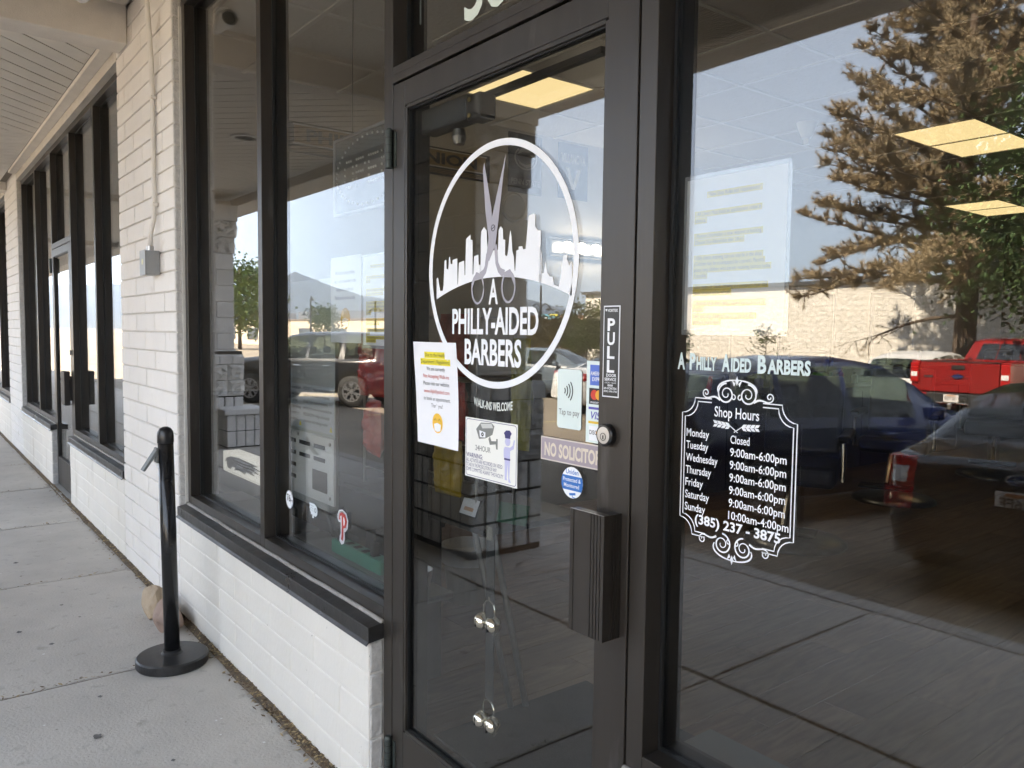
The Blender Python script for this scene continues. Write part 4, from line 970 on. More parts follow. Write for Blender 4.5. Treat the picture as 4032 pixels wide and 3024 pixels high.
# ================================================================== INSIDE THE SHOP
def wood_mat():
    m = bpy.data.materials.new('wood_plank'); m.use_nodes = True; n = m.node_tree.nodes; l = m.node_tree.links; b = n['Principled BSDF']
    b.inputs['Roughness'].default_value = .38
    geo = n.new('ShaderNodeNewGeometry'); oi = n.new('ShaderNodeObjectInfo')
    of = n.new('ShaderNodeVectorMath'); of.operation = 'MULTIPLY_ADD'; cmb = n.new('ShaderNodeCombineXYZ')
    for i in range(3): l.new(oi.outputs['Random'], cmb.inputs[i])
    of.inputs[1].default_value = (37, 53, 11); l.new(cmb.outputs[0], of.inputs[0]); l.new(geo.outputs['Position'], of.inputs[2])
    mp = n.new('ShaderNodeMapping'); mp.inputs['Scale'].default_value = (16, 1.6, 1); l.new(of.outputs[0], mp.inputs['Vector'])
    nz = n.new('ShaderNodeTexNoise'); nz.inputs['Scale'].default_value = 1.5; nz.inputs['Detail'].default_value = 8; nz.inputs['Distortion'].default_value = 1.6; l.new(mp.outputs[0], nz.inputs['Vector'])
    rp = n.new('ShaderNodeValToRGB'); e = rp.color_ramp.elements; e[0].position = .30; e[1].position = .72; e[0].color = (.13,.070,.040,1); e[1].color = (.28,.175,.110,1); l.new(nz.outputs['Fac'], rp.inputs[0])
    mr = n.new('ShaderNodeMapRange'); mr.inputs['To Min'].default_value = .72; mr.inputs['To Max'].default_value = 1.2; l.new(oi.outputs['Random'], mr.inputs['Value'])
    mx = n.new('ShaderNodeMix'); mx.data_type = 'RGBA'; mx.blend_type = 'MULTIPLY'; mx.inputs[0].default_value = 1; l.new(rp.outputs[0], mx.inputs[6]); l.new(mr.outputs[0], mx.inputs[7]); l.new(mx.outputs[2], b.inputs['Base Color'])
    bp = n.new('ShaderNodeBump'); bp.inputs['Strength'].default_value = .15; bp.inputs['Distance'].default_value = .002; l.new(nz.outputs['Fac'], bp.inputs['Height']); l.new(bp.outputs[0], b.inputs['Normal'])
    return m
M_WOOD = wood_mat()
fl = structure('shop_floor', MB().box(-4.9, 3.2, .3, 12.05, -.1, -.004), pmat('dark_plank_gap', (.02,.016,.013), .9))
PW, PL = .182, 1.22
pm = MB().box(-PW/2+.0012, PW/2-.0012, -PL/2+.0012, PL/2-.0012, -.006, .004).mesh('plank', .0012, 1); pm.materials.append(M_WOOD)
i = 0; x = -4.9+PW/2; cnt = 0
far = MB()
while x < 3.1:
    y = .30+PL/2-((i*5) % 7)/7*PL
    while y < 12.2:
        if y-PL/2 >= .30 and x < .6 and y < 7.6: o = link('plank', pm, None, fl); o.location = (x, y, .004); cnt += 1
        else:
            a, c = max(.3, y-PL/2), min(12.04, y+PL/2)
            if c > a+.02: far.box(x-PW/2+.0012, x+PW/2-.0012, a+.0012, c-.0012, -.002, .0078)
        y += PL
    x += PW; i += 1
fp = part('plank', far, M_WOOD, fl, kind='stuff')
# ceiling: tee grid with a tile in every opening
CZ, CELL = 3.0, .625; GX0, GY0 = -2.49, 2.455
M_TILE = pmat('fissured_ceiling_tile', (.60,.57,.53), .9, var=.05, vscale=40, bump=.9, bscale=45, dist=.006, rnd=.02)
M_TEE = pmat('ceiling_tee', (.66,.64,.61), .5)
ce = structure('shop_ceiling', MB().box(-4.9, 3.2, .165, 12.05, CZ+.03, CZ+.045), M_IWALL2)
gx = [GX0+CELL*k for k in range(-4, 10)]; gx = [x for x in gx if -4.9 < x < 3.2]; gy = [GY0+CELL*k for k in range(-4, 16)]; gy = [y for y in gy if .165 < y < 12.05]
for x in gx: part('ceiling_tee', MB().box(x-.012, x+.012, .165, 12.05, CZ-.002, CZ+.006), M_TEE, ce)
bxs = [-4.9]+gx+[3.2]; bys = [.165]+gy+[12.05]
for y in gy:
    for a, c in zip(bxs, bxs[1:]): part('cross_tee', MB().box(a+(.012 if a > -4.9 else 0), c-(.012 if c < 3.2 else 0), y-.012, y+.012, CZ-.0025, CZ+.0055), M_TEE, ce)
trof = {}
def cell_of(x, y): return (round((x-GX0)/CELL-.5), round((y-GY0)/CELL-.5))
lights = {cell_of(-4.05, 2.14): 1, cell_of(-2.8, 5.2): 1, cell_of(-2.8, 5.9): 1, cell_of(-4.05, 9.0): 1, cell_of(-4.05, 9.6): 1}
vents = {cell_of(-3.4, 2.14), cell_of(-2.8, 2.14)}
tile_m = {}
for a, c in zip(bxs, bxs[1:]):
    for d, e in zip(bys, bys[1:]):
        if cell_of((a+c)/2, (d+e)/2) in lights or cell_of((a+c)/2, (d+e)/2) in vents: continue
        k = (round(c-a, 3), round(e-d, 3))
        if k not in tile_m:
            tile_m[k] = MB().box(-(c-a)/2+.004, (c-a)/2-.004, -(e-d)/2+.004, (e-d)/2-.004, .006, .018).mesh('ceiling_tile'); tile_m[k].materials.append(M_TILE)
        o = link('ceiling_tile', tile_m[k], None, ce); o.location = ((a+c)/2, (d+e)/2, CZ)
M_LENS = emat('lit_light_lens', (1.0, .82, .46), .13)
lab = ['lit yellowish ceiling light panel seen through the top of the door', 'lit ceiling light panel nearest in the right-hand window, yellow over the pine', '', 'lit ceiling light panel far back behind the pine reflection', '']
def troffer(x0, x1, y0, y1, label):
    t = thing('ceiling_light', label, 'ceiling light', ((x0+x1)/2, (y0+y1)/2, CZ), 0, 'fluorescent ceiling lights')
    fr = MB(); g = .022
    fr.box(x0+.013, x1-.013, y0+.013, y0+g, CZ-.001, CZ+.02).box(x0+.013, x1-.013, y1-g, y1-.013, CZ-.001, CZ+.02).box(x0+.013, x0+g, y0+g, y1-g, CZ-.001, CZ+.02).box(x1-g, x1-.013, y0+g, y1-g, CZ-.001, CZ+.02)
    part('frame', fr, M_TEE, t); part('lens', MB().box(x0+g, x1-g, y0+g, y1-g, CZ+.004, CZ+.012), M_LENS, t)
troffer(GX0-CELL*3, GX0-CELL*2, GY0-CELL, GY0, lab[0]); troffer(GX0-CELL, GX0, GY0+CELL*4, GY0+CELL*6, lab[1]); troffer(GX0-CELL*3, GX0-CELL*2, GY0+CELL*10, GY0+CELL*12, lab[3])
def grille(x0, x1, y0, y1, label, n, col):
    t = thing('ceiling_vent', label, 'vent', ((x0+x1)/2, (y0+y1)/2, CZ)); m = pmat('vent_'+str(n), col, .45, metal=.3)
    part('backing', MB().box(x0+.014, x1-.014, y0+.014, y1-.014, CZ+.010, CZ+.014), pmat('vent_back', (.10,.10,.10), .8), t)
    sl = MB(); 
    for k in range(n): yy = y0+.02+(y1-y0-.04)*(k+.5)/n; sl.box(x0+.016, x1-.016, yy-.2/n*.8, yy+.2/n*.8, CZ+.0, CZ+.006)
    part('slats', sl, m, t, kind='stuff')
grille(GX0-CELL*2, GX0-CELL, GY0-CELL, GY0, 'grey perforated ceiling air return seen at the top of the door', 44, (.34,.33,.32))
grille(GX0-CELL, GX0, GY0-CELL, GY0, 'ribbed ceiling vent panel at the top left of the right window', 26, (.42,.37,.32))
solo('sprinkler_head', MB().lathe([(.075, CZ-.001), (.06, CZ-.05), (.035, CZ-.11), (.02, CZ-.115), (.02, CZ-.16), (.0, CZ-.16)], (-3.33, 4.17, 0), 20), M_WHITE, 'white cone sprinkler head under the shop ceiling', 'sprinkler')
# --- window bench under the two left windows
solo('window_bench', MB().box(-4.88, -3.95, FD+.145, .95, .545, .592).box(-4.86, -4.80, .30, .9, .0085, .544).box(-4.03, -3.97, .30, .9, .0085, .544), M_BLKM, 'dark low bench behind the first window', 'bench')
# --- wall hangings on the left wall (x = -4.9), text reads along +y
WX = -4.9
def wall_fn(dx): return lambda q: (WX+dx, q[0], q[2])
def wall_text(mb, s, y0, z0, y1, h, dx=.014, **k): put_text(mb, s, y0, z0, y1, h, 0, fn=wall_fn(dx), **k)
t = thing('team_scarf', 'black and gold knitted fan scarf pinned to the left wall', 'scarf', (WX, 1.66, 2.57))
part('scarf_cloth', MB().box(WX+.002, WX+.009, .86, 2.44, 2.57, 2.765), pmat('scarf_black', (.022,.020,.018), .95, bump=.5, bscale=300, dist=.003), t)
part('gold_band', MB().box(WX+.009, WX+.011, .90, 1.52, 2.635, 2.745).box(WX+.009, WX+.011, 1.62, 2.40, 2.635, 2.745), pmat('scarf_gold', (.30,.20,.07), .95), t)
part('white_edge', MB().box(WX+.0092, WX+.0115, .89, 2.41, 2.746, 2.754).box(WX+.0092, WX+.0115, .89, 2.41, 2.626, 2.634), pmat('scarf_white', (.6,.58,.54), .95), t)
part('gold_stripes', MB().box(WX+.0092, WX+.0112, .88, 2.42, 2.586, 2.590).box(WX+.0092, WX+.0112, .88, 2.42, 2.597, 2.601).box(WX+.0092, WX+.0112, .88, 2.42, 2.608, 2.612), MATS['scarf_gold'], t)
for s_, a_, c_ in (('PHILLY', .98, 1.46), ('UNION', 1.74, 2.32)):
    lt = MB(); wall_text(lt, s_, a_, 2.652, c_, .072, bold=.035); part('lettering', lt, MATS['scarf_black'], t)
t = thing('team_banner', 'dark banner with lion head emblem and PENN STATE lettering on the left wall', 'banner', (WX, 2.78, 2.53), 0, 'banners on the shop wall')
part('cloth', MB().box(WX+.002, WX+.007, 2.62, 2.955, 2.53, 2.985), pmat('banner_dark', (.035,.037,.042), .9), t)
lt = MB(); wall_text(lt, 'PENN STATE', 2.645, 2.595, 2.935, .042, .009, bold=.02)
for k in range(26):
    a, c = R(130+k*11), R(130+(k+1)*11)
    lt.add([(WX+.009, 2.79+r*math.cos(q)*1.0, 2.80+r*math.sin(q)*.78) for q, r in ((a, .115), (c, .115), (c, .100), (a, .100))], [(0,1,2,3)])
for pts in ([(2.70,2.82),(2.74,2.87),(2.80,2.885),(2.86,2.86),(2.82,2.85),(2.76,2.845)], [(2.71,2.79),(2.73,2.75),(2.80,2.725),(2.86,2.75),(2.88,2.79),(2.84,2.765),(2.79,2.75),(2.74,2.765)], [(2.83,2.83),(2.88,2.835),(2.885,2.80),(2.86,2.81)]):
    lt.add([(WX+.009, y, z) for y, z in pts], [tuple(range(len(pts)))])
part('emblem_and_lettering', lt, pmat('banner_grey', (.32,.31,.30), .9), t)
t = thing('team_banner', 'blue banner lettered VILLANOVA with a large V on the left wall', 'banner', (WX, 3.29, 2.54), 0, 'banners on the shop wall')
part('cloth', MB().box(WX+.002, WX+.007, 3.13, 3.455, 2.54, 2.985), pmat('banner_blue', (.02,.05,.14), .9), t)
lt = MB(); wall_text(lt, 'VILLANOVA', 3.16, 2.83, 3.425, .07, .009, bold=.02)
part('lettering', lt, pmat('banner_white', (.62,.63,.65), .9), t); lt = MB()
for s in (-1, 1): lt.add([(WX+.009, 3.293+s*y, z) for y, z in ((.085, 2.79), (.045, 2.79), (.0, 2.66), (.0, 2.62), (.018, 2.62))], [(0,1,2,3,4)])
part('letter_emblem', lt, pmat('banner_white', (.62,.63,.65), .9), t)
solo('wall_disc', MB().lathe([(.0, .002), (.115, .004), (.115, .018), (.10, .028), (.09, .020), (.0, .022)], (WX, 2.67, 2.41), 36, 'x'), pmat('taupe_disc', (.40,.37,.33), .7), 'round plain wall disc below the dark banner', 'wall disc')
t = thing('vanity_light', 'chrome bar light with glowing round bulbs on the left wall', 'vanity light', (WX, 3.62, 2.06))
part('bar', MB().box(WX+.002, WX+.035, 3.02, 4.25, 2.06, 2.22), pmat('bar_chrome', (.20,.20,.20), .35, metal=1), t, bevel=.03, seg=3)
for k in range(7): part('bulb', blob((WX+.09, 3.165+.158*k, 2.14), .042, .042, .042, k, 3, 0), emat('bulb_glow%d' % k, (1.0, .92, .78), 2.2), t, smooth=True)
# mirrors and styling stations along the left wall
M_MIRR = pmat('mirror', (.8,.8,.8), .02, metal=1); M_CNT = pmat('dark_counter', (.035,.033,.032), .35)
t = thing('styling_counter', 'long dark styling counter along the left wall', 'counter', (-4.68, 6.8, 0))
part('top', MB().box(-4.892, -4.42, 4.0, 12.04, .86, .90), M_CNT, t, bevel=.004); part('cabinet', MB().box(-4.892, -4.47, 4.03, 12.04, .0085, .859), pmat('cabinet_front', (.075,.07,.066), .5), t)
for k in range(10): part('drawer_seam', MB().box(-4.469, -4.466, 4.05+.8*k, 4.058+.8*k, .03, .84), M_SHADOW, t)
for k in range(3):
    t = thing('wall_mirror', ('nearest', 'middle', 'farthest')[k]+' framed wall mirror above the styling counter', 'mirror', (WX, 4.9+1.9*k, 1.1), 0, 'station mirrors')
    part('frame', MB().box(WX+.002, WX+.02, 4.35+1.9*k, 5.45+1.9*k, 1.1, 1.98), M_BLKM, t, bevel=.004); part('silvering', MB().box(WX+.0201, WX+.022, 4.40+1.9*k, 5.40+1.9*k, 1.15, 1.93), M_MIRR, t)
rnd = random.Random(31)
cols = [(.02,.16,.17), (.45,.45,.44), (.45,.03,.03), (.05,.05,.06), (.60,.60,.58), (.06,.06,.30), (.30,.30,.30), (.5,.42,.1)]
kinds = ['spray bottle', 'tissue box', 'clipper', 'jar', 'cup', 'bottle']
for k in range(16):
    y = 4.2+.31*k+rnd.uniform(-.06, .06); x = -4.72+rnd.uniform(-.1, .16); c = cols[k % 8]; kd = kinds[k % 6]; h = rnd.uniform(.10, .22); r_ = rnd.uniform(.028, .045)
    if kd == 'tissue box': mb = MB().box(x-.06, x+.06, y-.11, y+.11, .9005, .99)
    elif kd == 'clipper': mb = MB().tube([(x, y, .901), (x, y+.01, .96), (x+.01, y+.02, 1.06)], [.022, .026, .018], 10)
    else: mb = MB().lathe([(r_, .9005), (r_, .9+h*.7), (r_*.45, .9+h*.82), (r_*.45, .9+h), (.0, .9+h)], (x, y, 0), 16)
    solo(kd.replace(' ', '_'), mb, pmat('counter_item_%d' % (k % 8), c, .35), ['teal', 'white', 'red', 'black', 'ivory', 'navy', 'grey', 'mustard'][k % 8]+' '+kd+' on the styling counter, item '+['one','two','three','four','five','six','seven','eight','nine','ten','eleven','twelve','thirteen','fourteen','fifteen','sixteen'][k]+' counting from the window', kd.split()[-1], 'barber tools on the counter', smooth=False)
t = thing('kettle_toy', 'bright green rounded kettle-like holder on the styling counter', 'holder', (-4.6, 6.6, .9005))
part('body', blob((-4.6, 6.6, .985), .10, .13, .088, 2, 3, .05), pmat('lime_plastic', (.16,.55,.03), .35), t, smooth=True)
part('handle', MB().tube([(-4.6, 6.50, 1.04), (-4.6, 6.50, 1.12), (-4.6, 6.56, 1.17), (-4.6, 6.66, 1.16), (-4.6, 6.70, 1.08)], .02, 10), MATS['lime_plastic'], t, smooth=True)
# barber chairs
M_LEATH = pmat('black_leather', (.018,.017,.017), .38, var=.2, vscale=30, bump=.2, bscale=90, dist=.003)
def barber_chair(loc, rz, label):
    t = thing('barber_chair', label, 'barber chair', loc, rz, 'barber chairs')
    p = lambda n, m, mt, **k: part(n, m, mt, t, local=True, **k)
    p('base_disc', MB().lathe([(.34, .0), (.34, .02), (.30, .045), (.12, .075), (.07, .09), (.0, .09)], (0,0,0), 40), pmat('worn_chrome_base', (.22,.22,.22), .28, metal=1.0, var=.2, vscale=12), smooth=True)
    p('piston', MB().cyl((0,0,.08), (0,0,.42), .055), M_CHROME)
    p('seat', MB().box(-.27, .29, -.27, .27, .44, .58), M_LEATH, bevel=.04, seg=3)
    p('backrest', MB().prism([(-.24, .56), (-.30, .60), (-.44, 1.12), (-.36, 1.16), (-.24, .86), (-.17, .62)], 'y', -.26, .26), M_LEATH, bevel=.03, seg=3)
    p('headrest', MB().box(-.47, -.37, -.14, .14, 1.17, 1.32), M_LEATH, bevel=.035, seg=3)
    for s in (1, -1):
        p('armrest', MB().box(-.26, .24, s*.31-.04, s*.31+.04, .74, .79), M_LEATH, bevel=.018, seg=2)
        p('arm_frame', MB().tube([(.20, s*.31, .75), (.22, s*.31, .5), (-.1, s*.29, .46)], .017, 8), M_CHROME)
    p('footrest', MB().box(.50, .66, -.2, .2, .20, .225), M_BLKM, bevel=.008); p('footrest_arm', MB().tube([(.25, 0, .46), (.42, 0, .34), (.56, 0, .23)], .022, 8), M_CHROME)
barber_chair((-3.05, 3.75, .0082), R(-65), 'black leather barber chair with chrome base nearest the shop hours window')
barber_chair((-3.35, 5.75, .0082), R(-70), 'black leather barber chair second from the window')
barber_chair((-3.35, 7.85, .0082), R(-70), 'black leather barber chair farthest from the window')
# reception desk with snack rack
t = thing('reception_desk', 'black topped desk with slanting steel tube legs behind the door glass', 'desk', (-2.85, .78, 0))
part('top', MB().box(-3.42, -2.28, .52, 1.02, .70, .725), M_BLKM, t, bevel=.003)
for (a, c) in (((-2.46,.60,.70), (-2.30,.67,.008)), ((-2.425,.66,.70), (-2.27,.72,.008)), ((-3.25,.60,.70), (-3.40,.60,.008)), ((-3.25,.94,.70), (-3.40,.97,.008))):
    part('leg', MB().cyl(a, c, .012, n=12), M_STEEL if a[0] > -3 else M_BLKM, t)
t = thing('snack_rack', 'wire snack rack standing on the reception desk', 'rack', (-2.9, .62, .7255))
rk = MB()
for x in (-3.36, -2.44): rk.cyl((x, .60, .7255), (x, .60, 1.52), .006, n=8).cyl((x, .78, .7255), (x, .78, 1.52), .006, n=8)
for z in (.80, 1.0, 1.26, 1.50): rk.cyl((-3.36, .60, z), (-2.44, .60, z), .004, n=6).cyl((-3.36, .78, z), (-2.44, .78, z), .004, n=6)
part('wire_frame', rk, M_STEEL, t)
def bag(x, y, z, w, h, rz, col, label, words=None):
    t = thing('snack_bag', label, 'snack bag', (x, y, z), rz, 'snack bags on the rack'); r2 = random.Random(int(x*97+z*31)); vs = []; fs = []; nx, nz = 16, 20
    for sd in (-1, 1):
        for j in range(nz+1):
            for i in range(nx+1):
                u, v = i/nx*2-1, j/nz*2-1; th = .035*max(0, (1-u*u))**.6*max(0, (1-v**4))**.8
                th *= 1+.45*noise.noise(Vector((u*2.2+x*5, v*2.4, z*3)))+.55*noise.noise(Vector((u*6+x*9, v*7, z*5))); e = 1-.05*(v*v)
                vs.append((u*w/2*e+.006*noise.noise(Vector((v*4, z, x))), sd*th, h/2+v*h/2))
    N = (nx+1)*(nz+1)
    for sd in range(2):
        for j in range(nz):
            for i in range(nx): a = sd*N+j*(nx+1)+i; fs.append((a, a+1, a+nx+2, a+nx+1))
    part('foil_bag', MB().add(vs, fs), pmat('foil_%s' % '_'.join('%d' % (c*100) for c in col), col, .28, var=.3, vscale=14, bump=.6, bscale=18, dist=.02, coat=.4), t, smooth=True, local=True)
    if words:
        lt = MB(); put_text(lt, words, -w*.32, h*.62, w*.32, h*.13, -.046, bold=.03); part('print', lt, pmat('bag_print', (.75,.62,.12), .5), t, local=True)
RED = (.42,.03,.02)
solo('hanging_strip', MB().box(-2.515, -2.495, .245, .247, 1.02, 1.62).tube([(-2.505, .246, 1.62), (-2.505, .246, 2.999)], .0012, 5), M_WHITE, 'thin plastic clip strip hanging from the ceiling with red snack bags', 'clip strip')
bag(-2.50, .19, 1.21, .17, .22, .15, (.38,.022,.018), 'large red snack bag hanging high behind the second window'); bag(-2.49, .19, 1.0, .14, .20, -.2, (.38,.022,.018), 'red snack bag hanging low behind the second window beside the jamb')
bag(-2.53, .55, 1.27, .15, .24, .25, (.45,.06,.02), 'orange red snack bag at the top right of the rack'); bag(-2.52, .55, 1.03, .16, .22, -.1, RED, 'red snack bag in the middle of the rack behind the health notice')
bag(-2.58, .56, .80, .17, .22, .1, (.42,.28,.02), 'yellow snack bag at the bottom of the rack below the notice'); bag(-2.76, .57, 1.05, .15, .22, 0, (.40,.04,.02), 'red snack bag left of the notice'); bag(-2.98, .57, 1.05, .16, .23, .1, (.5,.35,.03), 'amber snack bag in the middle of the rack')
bag(-2.30, .70, 1.00, .09, .42, .2, (.35,.33,.05), 'long yellow striped snack packet hanging beside the rack')
t = thing('card_holder', 'clear holder with white business cards on the desk', 'card holder', (-2.47, .6, .726))
part('holder', MB().obox((-2.47, .595, .765), (.058, 0, 0), (0, .004, .0), (0, .014, .034)), M_BLKM, t); part('card', MB().obox((-2.47, .588, .768), (.052, 0, 0), (0, .001, 0), (0, .012, .029)), M_PAPER, t)
part('print', MB().obox((-2.47, .5865, .766), (.03, 0, 0), (0, .0004, 0), (0, .006, .012)), pmat('salmon_print', (.6,.35,.22), .6), t)
solo('leaflet', MB().obox((-2.20+-.04, .62, .80-.02), (.062, .02, 0), (0, .001, 0), (0, .010, .036)), pmat('green_leaflet', (.012,.10,.05), .5, var=.2, vscale=20), 'green leaflet standing on the desk behind the door', 'leaflet')
t = thing('waste_bin', 'small bin with white liner on the shop floor behind the door', 'bin', (-3.42, 1.25, .0082))
part('bin_body', MB().lathe([(.11, .0085), (.14, .30), (.135, .30), (.10, .02), (.0, .02)], (-3.42, 1.25, 0), 24), pmat('bin_grey', (.5,.47,.43), .6), t); part('liner', MB().lathe([(.145, .22), (.152, .31), (.14, .315), (.12, .26), (.0, .25)], (-3.42, 1.25, 0), 24), M_WHITE, t)
solo('door_mat', MB().box(-2.30, -1.02, .32, 1.06, .0085, .018), pmat('charcoal_mat', (.045,.045,.046), .95, var=.2, vscale=60, bump=.9, bscale=300, dist=.004), 'charcoal floor mat inside the door', 'mat', bevel=.003)
# white appliance behind the second window
t = thing('window_appliance', 'white ice machine or cooler with vented back panel and warning label behind the second window', 'appliance', (-3.4, .5, .605))
part('body', MB().box(-3.74, -3.13, .305, .36, .66, 1.66), pmat('pebbled_grey_panel', (.42,.44,.43), .55, bump=.8, bscale=260, dist=.003), t, bevel=.006)
bp_ = part('back_panel', MB().box(-3.74, -3.042, .290, .3045, .70, .985), M_WHITE, t, bevel=.003)
for r_ in range(4):
    for c_ in range(4):
        if r_ > 1 and c_ > 1: continue
        part('vent_slot', MB().box(-3.70+.155*c_, -3.585+.155*c_, .2885, .2899, .93-.055*r_, .948-.055*r_), M_SHADOW, bp_)
part('switch_recess', MB().box(-3.25, -3.10, .2885, .2899, .745, .835), pmat('recess_brown', (.06,.045,.035), .6), bp_)
for x, z in ((-3.07, .96), (-3.07, .73), (-3.40, .972)): part('screw', MB().lathe([(.008, .2899), (.008, .286), (.0, .285)], (x, 0, z), 10, 'y'), M_STEEL, bp_)
part('sheet_back', MB().box(-3.74, -3.05, .3035, .3048, .985, 1.66), MATS['pebbled_grey_panel'], t)
lb = part('warning_label', MB().box(-3.70, -3.06, .3020, .3034, 1.0, 1.20), pmat('label_grey', (.50,.54,.58), .5), t); lt = MB()
for x0, x1, ws in ((-3.69, -3.40, ['DANGER - Risk of fire or explosion', 'Flammable refrigerant used. To be', 'repaired only by trained service', 'personnel. Do not puncture tubing.', 'CAUTION - Dispose of properly in', 'accordance with local regulations']), (-3.37, -3.08, ['PELIGRO - Peligro de incendio o', 'explosion. Se ha utilizado un refrigerante', 'flamable. Debera repararlo unicamente', 'personal de servicio. No perfore las', 'PRECAUCION - Peligro de incendio', 'tuberias del refrigerante'])):
    for k, w_ in enumerate(ws): put_text(lt, w_, x0, 1.175-.029*k, x1-.02*(k % 3), .014, .3016)
part('label_print', lt, M_INK, lb)
for x in (-3.42, -3.10): part('hazard_triangle', MB().prism([(x, 1.01), (x+.026, 1.01), (x+.013, 1.033)], 'y', .3012, .3018), pmat('hazard_yellow', (.75,.62,.05), .5), lb)
for x in (-3.68, -3.10): part('foot', MB().cyl((x, .34, .586), (x, .34, .66), .02), M_BLKM, t); part('foot', MB().cyl((x, .38, .586), (x, .38, .66), .02), M_BLKM, t)
_L = t.location.copy(); _C = Vector((0, -1.14, 1.44)); t.location = _C+(_L-_C)*.889; t.scale = (.889,)*3
solo('appliance_stand', MB().box(-3.36, -2.69, FD+.145, .62, .64, .6805).box(-3.35, -3.29, .262, .61, .0085, .639).box(-2.76, -2.70, .262, .61, .0085, .639), M_BLKM, 'dark stand carrying the white appliance', 'stand')
# eagle light box
t = thing('light_box', 'white light box with grey eagle head emblem lying in the first window', 'light box', (-4.42, .45, .5925))
part('case', MB().box(-4.80, -4.06, .40, .50, .5925, .712), pmat('lit_acrylic', (.7,.72,.74), .4, emit=(.9, .96, 1.0), estr=.075), t, bevel=.004)
eh = [(-4.74,.672),(-4.66,.690),(-4.52,.698),(-4.40,.694),(-4.20,.690),(-4.30,.678),(-4.14,.668),(-4.28,.660),(-4.18,.646),(-4.32,.646),(-4.26,.628),(-4.40,.634),(-4.42,.616),(-4.52,.626),(-4.60,.616),(-4.58,.634),(-4.64,.630),(-4.66,.612),(-4.71,.618),(-4.735,.640),(-4.72,.655),(-4.76,.645)]
em = part('eagle_emblem', MB().prism([(x, z+.004) for x, z in eh], 'y', .3985, .3998), pmat('emblem_grey', (.10,.10,.105), .5), t)
for q in ([(-4.60,.680),(-4.50,.688),(-4.30,.684),(-4.42,.676)], [(-4.56,.666),(-4.30,.672),(-4.20,.666),(-4.40,.660)], [(-4.54,.652),(-4.34,.656),(-4.26,.650),(-4.42,.645)]): part('feather', MB().prism([(x, z+.004) for x, z in q], 'y', .3978, .3985), M_VINYL, em)
# hanging OPEN sign with LED dots
t = thing('open_sign', 'dark framed dotted open sign hanging on a cord behind the second window', 'sign', (-2.66, .26, 1.89))
part('panel', MB().box(-2.935, -2.385, .252, .270, 1.892, 2.182), pmat('sign_panel', (.07,.075,.075), .25), t)
fr = MB().box(-2.94, -2.38, .247, .272, 2.176, 2.186).box(-2.94, -2.38, .247, .272, 1.888, 1.898).box(-2.94, -2.93, .247, .272, 1.898, 2.176).box(-2.39, -2.38, .247, .272, 1.898, 2.176)
part('frame', fr, M_STEEL, t); part('cord', MB().tube([(-2.80, .26, 2.186), (-2.803, .262, 2.4), (-2.797, .262, 2.7), (-2.80, .26, 2.999)], .0018, 6), M_BLKM, t)
dots = []
for k in range(40): a = 2*math.pi*k/40; dots.append((-2.66+.255*math.cos(a), 2.037+.125*math.sin(a)))
F5 = {'O': ['01110','10001','10001','10001','01110'], 'P': ['11110','10001','11110','10000','10000'], 'E': ['11111','10000','11110','10000','11111'], 'N': ['10001','11001','10101','10011','10001']}
for k, ch in enumerate('OPEN'):
    for j, rw_ in enumerate(F5[ch]):
        for i, b_ in enumerate(rw_):
            if b_ == '1': dots.append((-2.845+.098*k+.017*i, 2.085-.024*j))
dm = MB()
for x, z in dots: dm.lathe([(.0055, .2515), (.0045, .248), (.0, .2465)], (x, 0, z), 8, 'y')
part('led_dots', dm, pmat('led_dot', (.6,.6,.58), .3), t)
# power strip on the inner ledge
t = thing('power_strip', 'green metal power strip with two plugs on the window ledge', 'power strip', (-2.55, .165, .6055))
part('case', MB().box(-2.74, -2.36, .14, .19, .6055, .655), pmat('green_enamel', (.03,.27,.19), .4, var=.1, vscale=20), t, bevel=.003)
for k in range(5): part('socket', MB().box(-2.715+.065*k, -2.685+.065*k, .15, .18, .655, .6562), M_SHADOW, t)
for x in (-2.70, -2.44): part('plug', MB().box(x-.014, x+.014, .15, .178, .6565, .70), M_BLKM, t, bevel=.004); 
part('plug_cord', MB().tube([(-2.70, .165, .70), (-2.715, .17, .74), (-2.74, .19, .77), (-2.82, .25, .70), (-2.9, .27, .62)], .004, 6).tube([(-2.44, .165, .70), (-2.43, .165, .745), (-2.40, .17, .765), (-2.34, .2, .77), (-2.30, .26, .66)], .004, 6), M_BLKM, t)
solo('black_cable', MB().tube([(-3.18, .24, .62), (-3.16, .22, .86), (-3.12, .21, .93), (-3.07, .215, .90), (-3.02, .22, .78), (-2.95, .23, .66), (-2.93, .24, .60)], .007, 8), M_BLKM, 'looped grey black cable hanging behind the second window', 'cable', smooth=True)
solo('cup', MB().lathe([(.035, .6055), (.045, .66), (.042, .66), (.03, .612), (.0, .612)], (-2.20, .20, 0), 20), M_WHITE, 'small white bowl on the ledge beside the door jamb', 'bowl')
